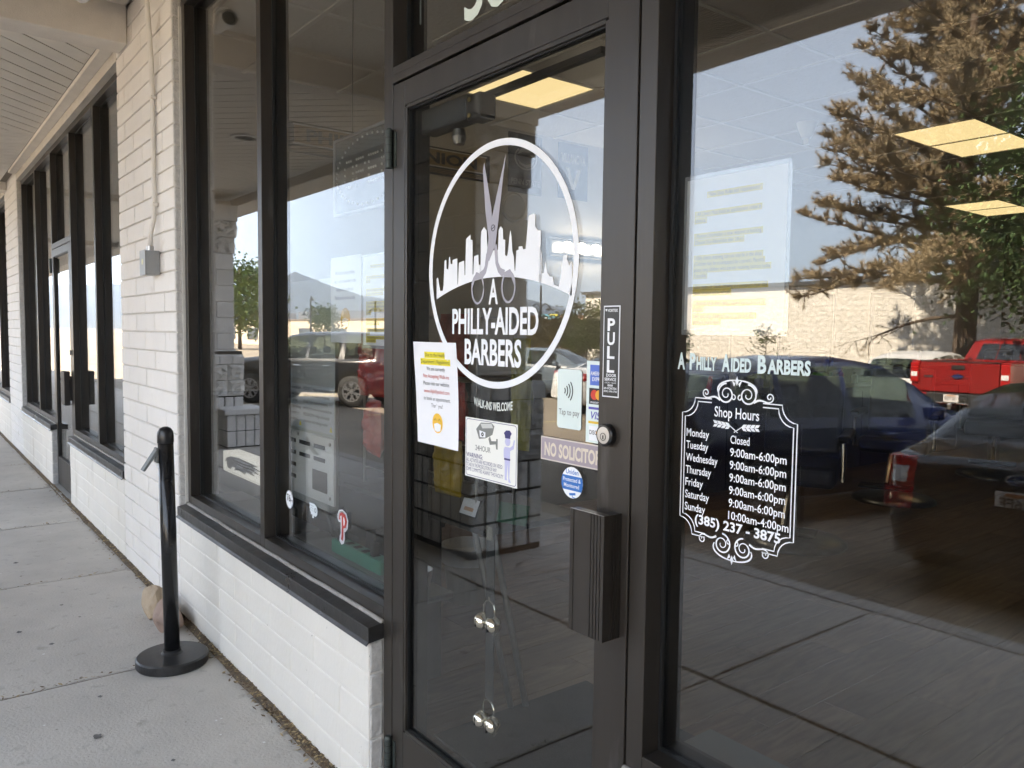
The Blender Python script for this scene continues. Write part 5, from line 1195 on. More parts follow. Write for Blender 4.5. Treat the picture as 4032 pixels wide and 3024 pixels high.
# door closer (inside face) and bell strap
t = thing('door_closer', 'grey door closer box at the top inside of the glass door', 'door closer', (-1.75, .1, 2.0))
part('body', MB().box(-1.955, -1.735, .050, .10, 1.995, 2.06), pmat('closer_grey', (.075,.078,.08), .4, metal=.4), t, bevel=.003)
part('end_cap', MB().box(-1.733, -1.672, .050, .105, 1.988, 2.055), M_BRONZED, t, bevel=.008, seg=2); part('arm', MB().box(-1.95, -1.30, .115, .135, 2.062, 2.078), M_BRONZED, t)
for z in (2.0, 2.04): part('screw', MB().lathe([(.006, .0499), (.006, .046), (.0, .0455)], (-1.715, 0, z), 10, 'y'), pmat('brass', (.5,.36,.14), .3, metal=1), t)
part('knob', MB().lathe([(.016, 1.984), (.02, 1.965), (.014, 1.945), (.0, 1.943)], (-1.80, .075, 0), 16), M_STEEL, t)
M_BELL = pmat('nickel_bell', (.72,.68,.58), .16, metal=1.0)
t = thing('bell_strap', 'black leather strap with two pairs of silver jingle bells hanging inside the door', 'bells', (-1.584, .036, .42))
st = part('strap', MB().box(-1.601, -1.567, .033, .036, .50, 1.10), pmat('strap_leather', (.02,.022,.024), .6), t)
for z in (.985, .765, .545): part('rivet', MB().lathe([(.005, .033), (.005, .031), (.0, .0302)], (-1.584, 0, z), 10, 'y'), M_BELL, st)
part('tag', MB().box(-1.596, -1.572, .0295, .0312, .915, .95), M_BELL, st, bevel=.0006)
for z in (.735, .475):
    part('ring', MB().tube([(-1.584+.024*math.cos(a), .032, z+.024*math.sin(a)) for a in [k/24*2*math.pi for k in range(25)]], .0022, 6, False), M_BELL, t)
    for dx in (-.024, .026):
        be = part('bell', blob((-1.584+dx, .026, z-.034+.004*(dx > 0)), .0215, .0215, .0205, 1, 3, .0), M_BELL, t, smooth=True)
        part('bell_slit', MB().obox((-1.584+dx, .0262, z-.034), (.0012, 0, 0), (0, .0218, 0), (0, 0, .010)), M_SHADOW, be)
        part('bell_lip', MB().ring((-1.584+dx, z-.0335), .0205, .0225, 'y', .025, .027, 24), M_BELL, be)
# ================================================================== STICKERS, NOTICES AND LETTERING
YD = .0160          # outside face of the door glass
YW = .0515          # outside face of the window glass
def circle(c, r, n=40, sx=1.0): return [(c[0]+sx*r*math.cos(2*math.pi*k/n), c[1]+r*math.sin(2*math.pi*k/n)) for k in range(n)]
# --- round logo
LG = thing('door_logo', 'large white vinyl skyline and scissors logo on the glass door', 'window decal', (-1.553, YD, 1.303))
cx, cz, RO = -1.553, 1.603, .300
part('ring', MB().ring((cx, cz), RO-.0165, RO, 'y', YD-.0005, YD-.0001, 96), M_VINYL, LG)
def skyline():
    top = [(-.262,.0),(-.262,.025),(-.256,.030),(-.245,-.03),(-.232,-.03),(-.228,-.005),(-.224,.10),(-.216,.105),(-.214,.065),(-.206,.062),(-.202,.115),(-.198,.115),(-.195,.085),(-.186,.083),(-.186,.10),(-.164,.105),(-.162,-.008),(-.160,-.008),(-.156,.085),(-.132,.092),(-.130,.030),(-.127,.030),(-.126,.10),(-.124,.182),(-.105,.198),(-.105,.176),(-.096,.174),(-.094,.03),(-.091,.03),(-.088,.105),(-.070,.11),(-.068,.068),(-.058,.068),(-.060,.172),(-.058,.205),(-.050,.215),(-.047,.222),(-.044,.215),(-.036,.205),(-.034,.168),(-.030,.12),
           (.012,.12),(.014,.198),(.022,.212),(.030,.200),(.032,.158),(.040,.156),(.040,.095),(.048,.09),(.052,.11),(.056,.165),(.060,.190),(.064,.165),(.068,.11),(.074,.085),(.078,.03),(.080,.03),(.084,.108),(.092,.11),(.092,.122),(.106,.122),(.108,.11),(.118,.11),(.128,.235),(.146,.240),(.152,.235),(.152,.19),(.160,.175),(.172,.172),(.170,.12),(.176,.085),(.174,.01),(.184,.012),(.190,.055),(.196,.012),(.204,-.002),(.216,-.005),(.220,-.048),(.236,-.046),(.240,-.02),(.250,.07),(.262,.072),(.262,.055),(.270,.03),(.276,.045),(.279,.0)]
    return top
sky_ = skyline()
def arc_z(x): return -.086+.058*(1-(x/.29)**2) if abs(x) < .29 else -.086
mb = MB()
pts = sorted(set([p[0] for p in sky_]))
# strip between the arched base line and the skyline, column by column
for (x0, h0), (x1, h1) in zip(sky_, sky_[1:]):
    if x1-x0 < .0004: continue
    lim0, lim1 = math.sqrt(max(0, (RO-.012)**2-x0*x0)), math.sqrt(max(0, (RO-.012)**2-x1*x1))
    h0, h1 = -.035+.6*h0, -.035+.6*h1; b0, b1 = arc_z(x0), arc_z(x1); t0, t1 = max(b0+.006, min(h0, lim0)), max(b1+.006, min(h1, lim1))
    mb.prism([(cx+x0, cz+b0), (cx+x1, cz+b1), (cx+x1, cz+t1), (cx+x0, cz+t0)], 'y', YD-.0005, YD-.0001)
part('skyline', mb, M_VINYL, LG)
M_SCI = pmat('grey_vinyl', (.36,.35,.40), .5)
sc = MB()
def P2(l): return [(cx+x, cz+z) for x, z in l]
sc.prism(P2([(-.048,.254),(-.053,.235),(-.040,.130),(-.026,.066),(-.012,.092),(-.016,.14)]), 'y', YD-.0009, YD-.0006)
sc.prism(P2([(.040,.262),(.012,.10),(.002,.05),(-.024,.012),(-.036,.020),(-.030,.045),(-.020,.10)]), 'y', YD-.0013, YD-.0010)
for s, pth in ((-1, [(-.030,.030),(-.036,.0),(-.042,-.012),(-.058,-.022)]), (1, [(.002,.05),(.008,.005),(.018,-.012),(.036,-.022)])):
    sc.stroke([(cx+x, cz+z) for x, z in pth], [.012, .011, .014, .02], 'y', YD-.0009, YD-.0006)
for c_ in ((-.071, -.054), (.055, -.054)):
    q = circle((cx+c_[0], cz+c_[1]), .036, 36, .70); sc.stroke(q+[q[0], q[1]], [.0055]*38, 'y', YD-.0009, YD-.0006)
    s_ = 1 if c_[0] > 0 else -1
    sc.prism(P2([(c_[0]-s_*.022, -.020), (c_[0]+s_*.006, -.012), (c_[0]+s_*.027, -.040), (c_[0]+s_*.025, -.056), (c_[0]+s_*.012, -.032), (c_[0]-s_*.018, -.030)]), 'y', YD-.0012, YD-.0009)
part('scissors', sc, M_SCI, LG)
part('scissor_pivot', MB().ring((cx-.008, cz+.091), .0065, .0082, 'y', YD-.0017, YD-.0013, 24).stroke([(cx-.013, cz+.0885), (cx-.003, cz+.0935)], .002, 'y', YD-.0017, YD-.0013), M_INK, LG)
lt = MB()
put_text(lt, 'A', -1.578, 1.511, -1.540, .058, YD-.0004, bold=.025)
put_text(lt, 'PHILLY-AIDED', -1.738, 1.438, -1.385, .060, YD-.0004, bold=.03)
put_text(lt, 'BARBERS', -1.680, 1.361, -1.446, .060, YD-.0004, bold=.03)
part('lettering', lt, M_VINYL, LG)
# --- WALK-INS WELCOME
t = thing('door_lettering', 'small white arched WALK-INS WELCOME lettering under the logo', 'window lettering', (-1.557, YD, 1.25))
lt = MB(); put_text(lt, 'WALK-INS WELCOME', -1.637, 1.257, -1.477, .0195, YD-.0004, bold=.02, fn=lambda q: (q[0], q[1], q[2]-.008*(1-((q[0]+1.557)/.08)**2)))
part('lettering', lt, pmat('cream_vinyl', (.70,.74,.70), .5), t)
YI = YD-.0022       # small stickers on the door glass
def paper_sheet(x0, x1, z0, z1, y, curl, seed=0, n=14, skew=0.0):
    mb = MB()
    for j in range(n+1):
        for i in range(n+1):
            u, v = i/n, j/n; x = x0+(x1-x0)*u+skew*(1-v); z = z0+(z1-z0)*v
            d = curl*((1-v)**2)*(.4+.6*u)+.0012*noise.noise(Vector((u*3+seed, v*3, seed)))
            mb.v.append((x, y-d, z))
    for j in range(n):
        for i in range(n): a = j*(n+1)+i; mb.f.append((a, a+1, a+n+2, a+n+1))
    return mb
# --- health department notice, taped to the outside of the door glass
t = thing('health_notice', 'white paper health regulation notice with masked smiley taped to the door glass', 'notice', (-1.82, YD, 1.13))
hx0, hx1, hz0, hz1, SK = -1.936, -1.720, 1.133, 1.412, .038
cf = lambda x, z: YD-.0008-.016*((1-(z-hz0)/(hz1-hz0))**2)*(.4+.6*(x-hx0)/(hx1-hx0))
ps = part('sheet', paper_sheet(hx0, hx1, hz0, hz1, YD-.0008, .016, 3, skew=SK), M_PAPER, t, smooth=True)
def hfn(q): v = (q[2]-hz0)/(hz1-hz0); return (q[0]+SK*(1-v), cf(q[0], q[2])-.0006+q[1], q[2])
hl = MB()
for x0, x1, z in ((-1.880, -1.777, 1.3715), (-1.902, -1.752, 1.3530)):
    vs = [hfn((x, .0002, zz)) for x, zz in ((x0, z-.0035), (x1, z-.0035), (x1, z+.0140), (x0, z+.0140))]; hl.add(vs, [(0,1,2,3)])
part('yellow_highlight', hl, pmat('highlighter_yellow', (.80,.68,.04), .7), ps)
k1, k2 = MB(), MB()
xc = -1.826
for z, s, mb_, w_ in ((1.3725, 'Due to the Health', k1, .049), (1.3540, "Department's Regulations:", k1, .072), (1.3345, 'We are currently', k1, .046), (1.3145, 'Not Accepting Walk-ins', k2, .065), (1.2945, 'Please visit our website:', k1, .066), (1.2735, 'www.Aphillyaided.com', k2, .065), (1.2535, 'to book an appointment.', k1, .068), (1.2350, 'Thank you!', k1, .029)):
    ln = MB(); put_text(ln, s, xc-w_, z, xc+w_, .0100, 0, fn=hfn); part('print_line', ln, M_INK if mb_ is k1 else pmat('red_ink', (.55,.05,.03), .7), ps)
ec, ez = xc+.002, 1.197
emo = MB(); emo.add([hfn((ec+.0265*math.cos(a), -.0003, ez-.003+.0265*math.sin(a))) for a in [k/28*2*math.pi for k in range(28)]], [tuple(range(28))])
part('smiley', emo, pmat('emoji_yellow', (.85,.50,.05), .6), ps)
part('smiley_mask', MB().add([hfn((ec+x, -.0007, ez+z)) for x, z in ((-.018,-.006),(.0,-.002),(.018,-.006),(.015,-.0225),(0,-.0265),(-.015,-.0225))], [(0,1,2,3,4,5)]), M_VINYL, ps)
ey = MB()
for s in (-1, 1):
    for k in range(6):
        a, c = k/6*math.pi, (k+1)/6*math.pi
        ey.add([hfn((ec+s*.0105+r*math.cos(q), -.0008, ez+.003+r*math.sin(q))) for q, r in ((a, .0060), (c, .0060), (c, .0044), (a, .0044))], [(0,1,2,3)])
part('smiley_eyes', ey, pmat('emoji_brown', (.15,.07,.01), .6), ps)
# --- 24 hour camera warning sign
t = thing('camera_warning_sign', 'white 24 hour video camera warning sticker with guard figure on the door', 'sticker', (-1.565, YD, 1.07))
sx0, sx1, sz0, sz1 = -1.673, -1.456, 1.070, 1.223
b_ = part('sticker', MB().box(sx0, sx1, YD-.0006, YD-.0001, sz0, sz1), pmat('sticker_ivory', (.80,.80,.76), .45), t)
bd = MB(); o_ = .004
def rrect(x0, x1, z0, z1, r, n=6):
    out = []
    for cx_, cz_, a0 in ((x1-r, z1-r, 0), (x0+r, z1-r, 90), (x0+r, z0+r, 180), (x1-r, z0+r, 270)):
        for k in range(n+1): a = R(a0+90*k/n); out.append((cx_+r*math.cos(a), cz_+r*math.sin(a)))
    return out
q = rrect(sx0+o_, sx1-o_, sz0+o_, sz1-o_, .008); bd.stroke(q+[q[0]], .0016, 'y', YD-.0009, YD-.0007)
M_NAVY = pmat('navy_print', (.045,.04,.16), .5)
part('border', bd, pmat('slate_border', (.14,.14,.24), .5), b_)
cmr = MB()
cmr.prism([(-1.625,1.196),(-1.605,1.214),(-1.560,1.217),(-1.548,1.210),(-1.556,1.188),(-1.585,1.176),(-1.612,1.172)], 'y', YD-.0009, YD-.0007)
cmr.prism([(-1.572,1.176),(-1.566,1.184),(-1.560,1.172),(-1.540,1.174),(-1.540,1.180),(-1.534,1.180),(-1.534,1.154),(-1.540,1.154),(-1.542,1.166),(-1.566,1.162)], 'y', YD-.0009, YD-.0007)
part('camera_picture', cmr, pmat('camera_grey', (.20,.21,.20), .5), b_)
part('camera_hood', MB().prism([(-1.606,1.211),(-1.560,1.215),(-1.553,1.205),(-1.598,1.200)], 'y', YD-.0012, YD-.00095), pmat('camera_light', (.55,.56,.55), .5), b_)
part('camera_face', MB().prism([(-1.611,1.194),(-1.585,1.191),(-1.585,1.178),(-1.608,1.177)], 'y', YD-.0012, YD-.00095), M_VINYL, b_)
part('camera_lens', MB().ring((-1.597, 1.185), .002, .0052, 'y', YD-.0015, YD-.00125, 20), M_INK, b_)
lt = MB(); put_text(lt, '24HOUR', -1.628, 1.142, -1.563, .013, YD-.0008, bold=.01)
part('hours_print', lt, MATS['camera_grey'], b_)
lt = MB(); put_text(lt, 'WARNING:', -1.667, 1.121, -1.596, .0115, YD-.0008, bold=.01)
for k, (s, e) in enumerate((('ALL ACTIVITIES ARE RECORDED ON VIDEO', -1.514), ('TO AID IN THE PROSECUTION OF ANY', -1.537), ('CRIME COMMITTED AGAINST THIS FACILITY', -1.510))): put_text(lt, s, -1.667, 1.109-.0118*k, e, .0092, YD-.0008)
part('print', lt, M_NAVY, b_)
gf = MB()     # plain guard figure
gf.prism(circle((-1.494, 1.178), .0105, 20), 'y', YD-.0009, YD-.0007)
gf.prism([(-1.505,1.165),(-1.484,1.165),(-1.474,1.171),(-1.470,1.185),(-1.466,1.184),(-1.470,1.163),(-1.484,1.157),(-1.484,1.132),(-1.486,1.090),(-1.480,1.080),(-1.489,1.080),(-1.493,1.125),(-1.497,1.090),(-1.494,1.084),(-1.504,1.084),(-1.505,1.132),(-1.509,1.142),(-1.509,1.158)], 'y', YD-.0009, YD-.0007)
part('guard_figure', gf, pmat('figure_lilac', (.50,.50,.72), .5), b_)
part('guard_cap', MB().prism([(-1.509,1.198),(-1.500,1.205),(-1.486,1.206),(-1.478,1.199),(-1.483,1.193),(-1.484,1.186),(-1.504,1.186),(-1.505,1.193)], 'y', YD-.0012, YD-.00095).box(-1.507, -1.483, YD-.0012, YD-.00095, 1.133, 1.1375), M_NAVY, b_)
# --- tap to pay (inside of the glass)
M_PALEG = pmat('pale_green_white', (.66,.76,.74), .5)
t = thing('tap_to_pay_sticker', 'pale rounded Tap to pay sticker with contactless waves inside the door glass', 'sticker', (-1.276, YI, 1.232))
b_ = part('sticker', MB().prism(rrect(-1.315, -1.237, 1.232, 1.362, .007), 'y', YI+.0012, YI+.0016), M_PALEG, t)
wv = MB()
for k, r_ in enumerate((.010, .018, .026, .034)):
    wv.stroke([(-1.299+r_*math.cos(a)*1.0, 1.315+r_*.95*math.sin(a)) for a in [R(-38+76*j/8) for j in range(9)]], .0028, 'y', YI+.0006, YI+.0010)
lt = MB(); put_text(lt, 'Tap to pay', -1.309, 1.262, -1.243, .0125, YI+.0008)
part('waves', wv, M_INK, b_); part('print', lt, pmat('grey_ink', (.12,.12,.12), .6), b_)
# --- card logos
t = thing('card_sticker', 'pale strip of payment card logos inside the glass beside the latch stile', 'sticker', (-1.19, YI, 1.21))
b_ = part('sticker', MB().box(-1.222, -1.162, YI+.0012, YI+.0016, 1.210, 1.383), M_PALEG, t)
part('blue_card', MB().box(-1.211, -1.164, YI+.0006, YI+.0010, 1.332, 1.375), pmat('card_blue', (.08,.16,.55), .5), b_)
lt = MB(); put_text(lt, 'AMERICAN', -1.2095, 1.353, -1.166, .008, YI+.0003, bold=.01); put_text(lt, 'EXPRESS', -1.204, 1.341, -1.168, .008, YI+.0003, bold=.01); part('blue_card_print', lt, M_VINYL, b_)
part('black_card', MB().box(-1.213, -1.164, YI+.0006, YI+.0010, 1.292, 1.326), M_INK, b_)
part('red_disc', MB().prism(circle((-1.197, 1.312), .0105), 'y', YI+.0001, YI+.0004), pmat('disc_red', (.62,.05,.03), .5), b_); part('orange_disc', MB().prism(circle((-1.183, 1.312), .0105), 'y', YI-.0001, YI+.00005), pmat('disc_orange', (.75,.35,.03), .5), b_)
lt = MB(); put_text(lt, 'mastercard', -1.208, 1.294, -1.168, .0055, YI+.0003); part('black_card_print', lt, M_VINYL, b_)
part('blue_bar', MB().box(-1.214, -1.164, YI+.0006, YI+.0010, 1.281, 1.286), pmat('bar_blue', (.10,.09,.40), .5), b_); part('gold_bar', MB().box(-1.214, -1.164, YI+.0006, YI+.0010, 1.251, 1.256), pmat('bar_gold', (.72,.47,.05), .5), b_)
lt = MB(); put_text(lt, 'VISA', -1.207, 1.261, -1.165, .015, YI+.0008, bold=.02, shear=.25); part('visa_print', lt, MATS['bar_blue'], b_)
part('discover_box', MB().box(-1.212, -1.164, YI+.0007, YI+.0010, 1.215, 1.246), M_VINYL, b_)
lt = MB(); put_text(lt, 'DISCOVER', -1.210, 1.228, -1.160, .009, YI+.0004, bold=.01); part('discover_print', lt, M_INK, b_); part('discover_dot', MB().prism(circle((-1.1855, 1.2325), .0045), 'y', YI+.0000, YI+.0003), MATS['disc_orange'], b_)
# --- NO SOLICITORS
t = thing('no_solicitors_sticker', 'faded purple grey NO SOLICITORS strip inside the door glass', 'sticker', (-1.27, YI, 1.154))
b_ = part('sticker', MB().box(-1.369, -1.1625, YI+.0012, YI+.0016, 1.154, 1.207), pmat('sticker_cream', (.62,.55,.50), .5), t)
part('field', MB().box(-1.366, -1.1625, YI+.0008, YI+.0011, 1.157, 1.204), pmat('faded_mauve', (.34,.29,.33), .5, var=.06, vscale=12), b_)
lt = MB(); put_text(lt, 'NO SOLICITORS', -1.356, 1.1655, -1.163, .028, YI+.0006, bold=.035); part('lettering', lt, pmat('cream_print', (.66,.58,.48), .5), b_)
# --- round alarm sticker
t = thing('alarm_sticker', 'round blue and white monitored alarm sticker above the pull handle', 'sticker', (-1.263, YD, 1.081))
b_ = part('sticker', MB().prism(circle((-1.263, 1.115), .0345, 22), 'y', YD-.0005, YD-.0001), M_VINYL, t)
part('blue_band', MB().prism([(-1.2968,1.122),(-1.2940,1.130),(-1.2320,1.130),(-1.2292,1.122),(-1.2290,1.108),(-1.2325,1.098),(-1.2935,1.098),(-1.2970,1.108)], 'y', YD-.0009, YD-.0006), pmat('alarm_blue', (.015,.15,.48), .45), b_)
lt = MB(); put_text(lt, 'Protected &', -1.292, 1.117, -1.235, .0085, YD-.0010, bold=.01); put_text(lt, 'Monitored', -1.289, 1.104, -1.240, .0085, YD-.0010, bold=.01); part('band_print', lt, M_VINYL, b_)
lt = MB(); put_text(lt, 'Uniden', -1.283, 1.1335, -1.243, .0105, YD-.0006, bold=.015); lt.prism([(-1.272,1.091),(-1.252,1.094),(-1.251,1.089),(-1.270,1.086)], 'y', YD-.0009, YD-.0006); lt.stroke([(-1.262,1.087),(-1.260,1.083),(-1.253,1.083)], .002, 'y', YD-.0009, YD-.0006); part('blue_print', lt, MATS['alarm_blue'], b_)
# --- street number on the transom glass
t = thing('street_number', 'white street number lettering on the transom glass above the door', 'window lettering', (-1.5, YW, 2.2))
lt = MB(); put_text(lt, '5652', -1.745, 2.245, -1.36, .15, YW-.0004, bold=.02); part('digits', lt, pmat('number_vinyl', (.62,.70,.64), .5), t)
# --- team stickers on the second window
t = thing('team_sticker', 'small round basketball sticker low on the second window', 'sticker', (-2.925, YW, .745), 0, 'team stickers on the second window')
b_ = part('sticker', MB().prism(circle((-2.925, .783), .036), 'y', YW-.0005, YW-.0001), M_VINYL, t); lt = MB(); put_text(lt, '76', -2.950, .776, -2.915, .026, YW-.0007, bold=.02); put_text(lt, 'ers', -2.915, .776, -2.893, .014, YW-.0007)
lt.ring((-2.925, .783), .0335, .035, 'y', YW-.0009, YW-.0006, 36).stroke([(-2.925+.02, .783+.03), (-2.912, .783), (-2.925+.02, .783-.03)], .0012, 'y', YW-.0009, YW-.0006).stroke([(-2.925-.02, .783+.03), (-2.937, .81)], .0012, 'y', YW-.0009, YW-.0006); part('print', lt, M_INK, b_)
t = thing('team_sticker', 'pale winged letter hockey sticker low on the second window', 'sticker', (-2.70, YW, .75), 0, 'team stickers on the second window')
wing = [(-2.738,.806),(-2.690,.808),(-2.672,.800),(-2.664,.784),(-2.668,.768),(-2.682,.760),(-2.694,.762),(-2.698,.752),(-2.712,.752),(-2.710,.764),(-2.724,.764),(-2.722,.772),(-2.732,.774),(-2.728,.782),(-2.736,.786),(-2.732,.794)]
b_ = part('sticker', MB().prism(wing, 'y', YW-.0005, YW-.0001), pmat('pale_blue_white', (.62,.68,.72), .5), t); lt = MB(); lt.stroke(wing+[wing[0]], .0016, 'y', YW-.0008, YW-.0006).ring((-2.684, .784), .0055, .0085, 'y', YW-.0008, YW-.0006, 24)
for k in range(3): lt.stroke([(-2.730+.004*k, .798-.009*k), (-2.700, .796-.009*k)], .0012, 'y', YW-.0008, YW-.0006)
part('print', lt, pmat('grey_blue_ink', (.10,.13,.17), .5), b_)
t = thing('team_sticker', 'red letter P baseball sticker with white outline on the second window', 'sticker', (-2.466, YW, .71), 0, 'team stickers on the second window')
pp = [(-2.497,.800),(-2.486,.818),(-2.462,.824),(-2.436,.816),(-2.424,.796),(-2.428,.772),(-2.444,.758),(-2.452,.756),(-2.450,.730),(-2.456,.716),(-2.470,.710),(-2.480,.718),(-2.478,.732),(-2.470,.745),(-2.470,.790),(-2.478,.786),(-2.490,.786)]
b_ = part('sticker', MB().prism(pp, 'y', YW-.0005, YW-.0001).stroke(pp+[pp[0]], .010, 'y', YW-.0005, YW-.0001), M_VINYL, t)
rp_ = MB().stroke([(-2.484,.797),(-2.480,.808),(-2.464,.813),(-2.444,.808),(-2.435,.792),(-2.441,.774),(-2.456,.768)], [.006,.010,.012,.014,.015,.012,.008], 'y', YW-.0009, YW-.0006).stroke([(-2.462,.806),(-2.459,.77),(-2.462,.735),(-2.466,.722)], [.012,.011,.012,.013], 'y', YW-.0010, YW-.0006).stroke([(-2.486,.796),(-2.478,.793)], .008, 'y', YW-.0010, YW-.0006)
part('red_letter', rp_, pmat('sticker_red', (.45,.05,.04), .5), b_)
# --- papers behind the second window
YB = .0585
def notice(nm, label, x0, x1, z0, z1, y, lines, hl, sz, bold=0.0, head=None, lam=False):
    t = thing(nm, label, 'notice', ((x0+x1)/2, y, z0)); b_ = part('sheet', MB().box(x0, x1, y+.0016, y+.0020, z0, z1), M_PAPER, t)
    hb, k1 = MB(), MB()
    for s, z, xa, xb in lines:
        if hl: hb.box(xa-.003, xb+.002, y+.0012, y+.0014, z-sz*.35, z+sz*1.25)
        put_text(k1, s, xa, z, xb, sz, y+.0008, bold=bold)
    if hl: part('yellow_highlight', hb, pmat('highlighter_pale', (.74,.58,.04), .7), b_)
    part('print', k1, pmat('dark_olive_ink', (.03,.03,.02), .7), b_)
    return t, b_
t, b_ = notice('client_notice', 'white notice to clients with a faded masked smiley behind the second window', -2.568, -2.340, 1.400, 1.690, YB, [('All clients including children', 1.630, -2.53, -2.385), ('must wear a mask when in the', 1.602, -2.535, -2.378), ('shop and during the cut.', 1.574, -2.52, -2.393), ('Thank you for understanding', 1.546, -2.535, -2.382)], False, .0125)
part('smiley', MB().prism(circle((-2.455, 1.482), .035), 'y', YB+.0010, YB+.0014), MATS['emoji_yellow'], b_); part('smiley_mask', MB().prism([(-2.48,1.478),(-2.455,1.484),(-2.43,1.478),(-2.434,1.456),(-2.455,1.450),(-2.476,1.456)], 'y', YB+.0004, YB+.0008), M_VINYL, b_)
RL = [('*New Shop Rules and requirements*', .247, .050, .165), ('- All Clients Must Book an appointment online in', .213, .022, .165), ('advance.', .201, .022, .046), ('- Payment Information is now required at booking.', .172, .022, .168), ('(Deposit Non-Refundable after 24hrs)', .160, .022, .130), ('- Only clients receiving haircuts may be in the shop.', .131, .022, .170), ('(Children may be accompanied by a parent). Parents', .120, .022, .174), ('please keep children who are not receiving haircuts home', .109, .022, .187), ('if possible.', .098, .022, .050), ('- Sick clients or clients showing any symptoms must stay', .077, .022, .182), ('home! Services will be refused.', .066, .022, .105), ('- All clients must wear masks. Gloves are encouraged if', .046, .022, .178), ('possible.', .035, .022, .044), ('- We encourage clients to wait in the car until their', .014+.008, .022, .160), ('scheduled appointment.', .011, .022, .084)]
def rules(label, x0, z0, y):
    t, b_ = notice('shop_rules_notice', label, x0, x0+.216, z0, z0+.282, y, [(s, z0+z, x0+a, x0+c) for s, z, a, c in RL], True, .0072, .0)
    for (xa, xb, za, zb) in ((x0-.006, x0+.222, z0+.282, z0+.290), (x0-.006, x0+.222, z0-.010, z0), (x0-.006, x0, z0, z0+.282), (x0+.216, x0+.224, z0, z0+.282)):
        part('laminate_edge', MB().box(xa, xb, y+.0015, y+.0021, za, zb), LAM, b_)
LAM = glass_mat('laminate', .10, (.80,.80,.80), (.75,.77,.80), .35)
rules('laminated shop rules sheet with yellow highlights behind the second window', -2.325, 1.395, YB); rules('laminated shop rules sheet with yellow highlights in the right-hand window', -1.0005, 1.450, YB)
# --- right window lettering
t = thing('window_lettering', 'pale A PHILLY AIDED BARBERS lettering on the right-hand window', 'window lettering', (-.867, YW, 1.375))
lt = MB(); wx_ = -1.006
for s, w_, h in (('A', .018, .0290), (' ', .006, 0), ('P', .014, .0290), ('HILLY', .046, .0225), (' ', .007, 0), ('A', .0175, .0290), ('IDED', .043, .0225), (' ', .008, 0), ('B', .0175, .0290), ('ARBERS', .082, .0225)):
    if s.strip(): put_text(lt, s, wx_, 1.3755, wx_+w_, h, YW-.0004, bold=.04)
    wx_ += w_+.0025
part('lettering', lt, M_VINYLC, t)
t = thing('shop_hours_decal', 'white Shop Hours decal with ornate scroll frame on the right-hand window', 'window decal', (-.868, YW, 1.038))
fx0, fx1, fz0, fz1 = -.991, -.745, 1.060, 1.322; fm = MB(); ya, yb = YW-.0005, YW-.0001
def frame_path(o, notch):
    x0, x1, z0, z1 = fx0+o, fx1-o, fz0+o, fz1-o; n = notch; mid = (x0+x1)/2
    tl = [(mid-.055, z1), (x0+n, z1)]+[(x0+n*(1-math.sin(a))*.0+n*math.cos(a), z1-n*math.sin(a)) for a in [R(15*k) for k in range(1, 6)]]+[(x0, z1-n)]
    left = tl+[(x0, z0+n)]+[(x0+n*math.sin(a), z0+n*math.cos(a)) for a in [R(15*k) for k in range(1, 6)]]+[(x0+n, z0), (mid-.062, z0)]
    return left, [(2*mid-x, z) for x, z in left]
for o, w_ in ((0, .0021), (.0068, .0021)):
    for pth in frame_path(o, .030): fm.stroke(pth, w_, 'y', ya, yb)
def spiral(c, r, turns, a0, dirn, n=40): return [(c[0]+r*(1-.82*k/n)*math.cos(a0+dirn*turns*2*math.pi*k/n), c[1]+r*(1-.82*k/n)*math.sin(a0+dirn*turns*2*math.pi*k/n)) for k in range(n+1)]
for s in (-1, 1):
    m_ = -.868
    for zc, f in ((1.3335, 1), (1.0560, -1)):
        fm.stroke(spiral((m_+s*.023, zc), .0195, 1.8, R(90) if s > 0 else R(90), -s*f), [.003]*20+[.002]*21, 'y', ya, yb)
        fm.stroke(spiral((m_+s*.0075, zc-f*.006), .006, .8, R(90), s*f, 14), .0022, 'y', ya-.0003, yb-.0003)
        fm.stroke([(m_+s*(.002+.040*math.sin(a)), zc+f*(.004+.022*math.cos(a*.9))) for a in [R(10*k) for k in range(0, 12)]], [.002+.0012*math.sin(math.pi*k/11) for k in range(12)], 'y', ya-.0006, yb-.0006)
        fm.stroke(spiral((m_+s*.068, zc-f*.0005), .0085, 1.3, R(-90)*f, s*f, 22), .0022, 'y', ya, yb)
        fm.stroke([(m_+s*(.036+.034*t_), zc-f*(.012-.003*math.sin(t_*5)-.006*t_)) for t_ in [k/8 for k in range(9)]], [.004-.0018*k/8 for k in range(9)], 'y', ya-.0003, yb-.0003)
        fm.prism([(m_, zc+f*.034), (m_+s*.0035, zc+f*.024), (m_, zc+f*.016)], 'y', ya-.0008, yb-.0008); fm.prism([(m_+s*.003, zc+f*.020), (m_+s*.011, zc+f*.026), (m_+s*.006, zc+f*.014)], 'y', ya-.0009, yb-.0009)
part('scroll_frame', fm, M_VINYL, t)
lv = MB()
for s in (-1, 1):
    lv.stroke([(-.868+s*.004, 1.268-.003), (-.868-s*.012, 1.2755), (-.868-s*.040, 1.2775)], [.0018, .0016, .001], 'y', ya, yb)
    for k in range(4):
        x, z = -.868-s*(.012+.009*k), 1.2755+.0006*k
        for f in (1, -1): lv.prism([(x, z), (x-s*.004, z+f*.0055), (x-s*.0115, z+f*.0062), (x-s*.008, z+f*.001)], 'y', ya-.0003, yb-.0003)
part('leaf_sprig', lv, M_VINYL, t)
lt = MB(); put_text(lt, 'Shop Hours', -.916, 1.2905, -.820, .0185, YW-.0004, bold=.012); part('heading', lt, M_VINYL, t)
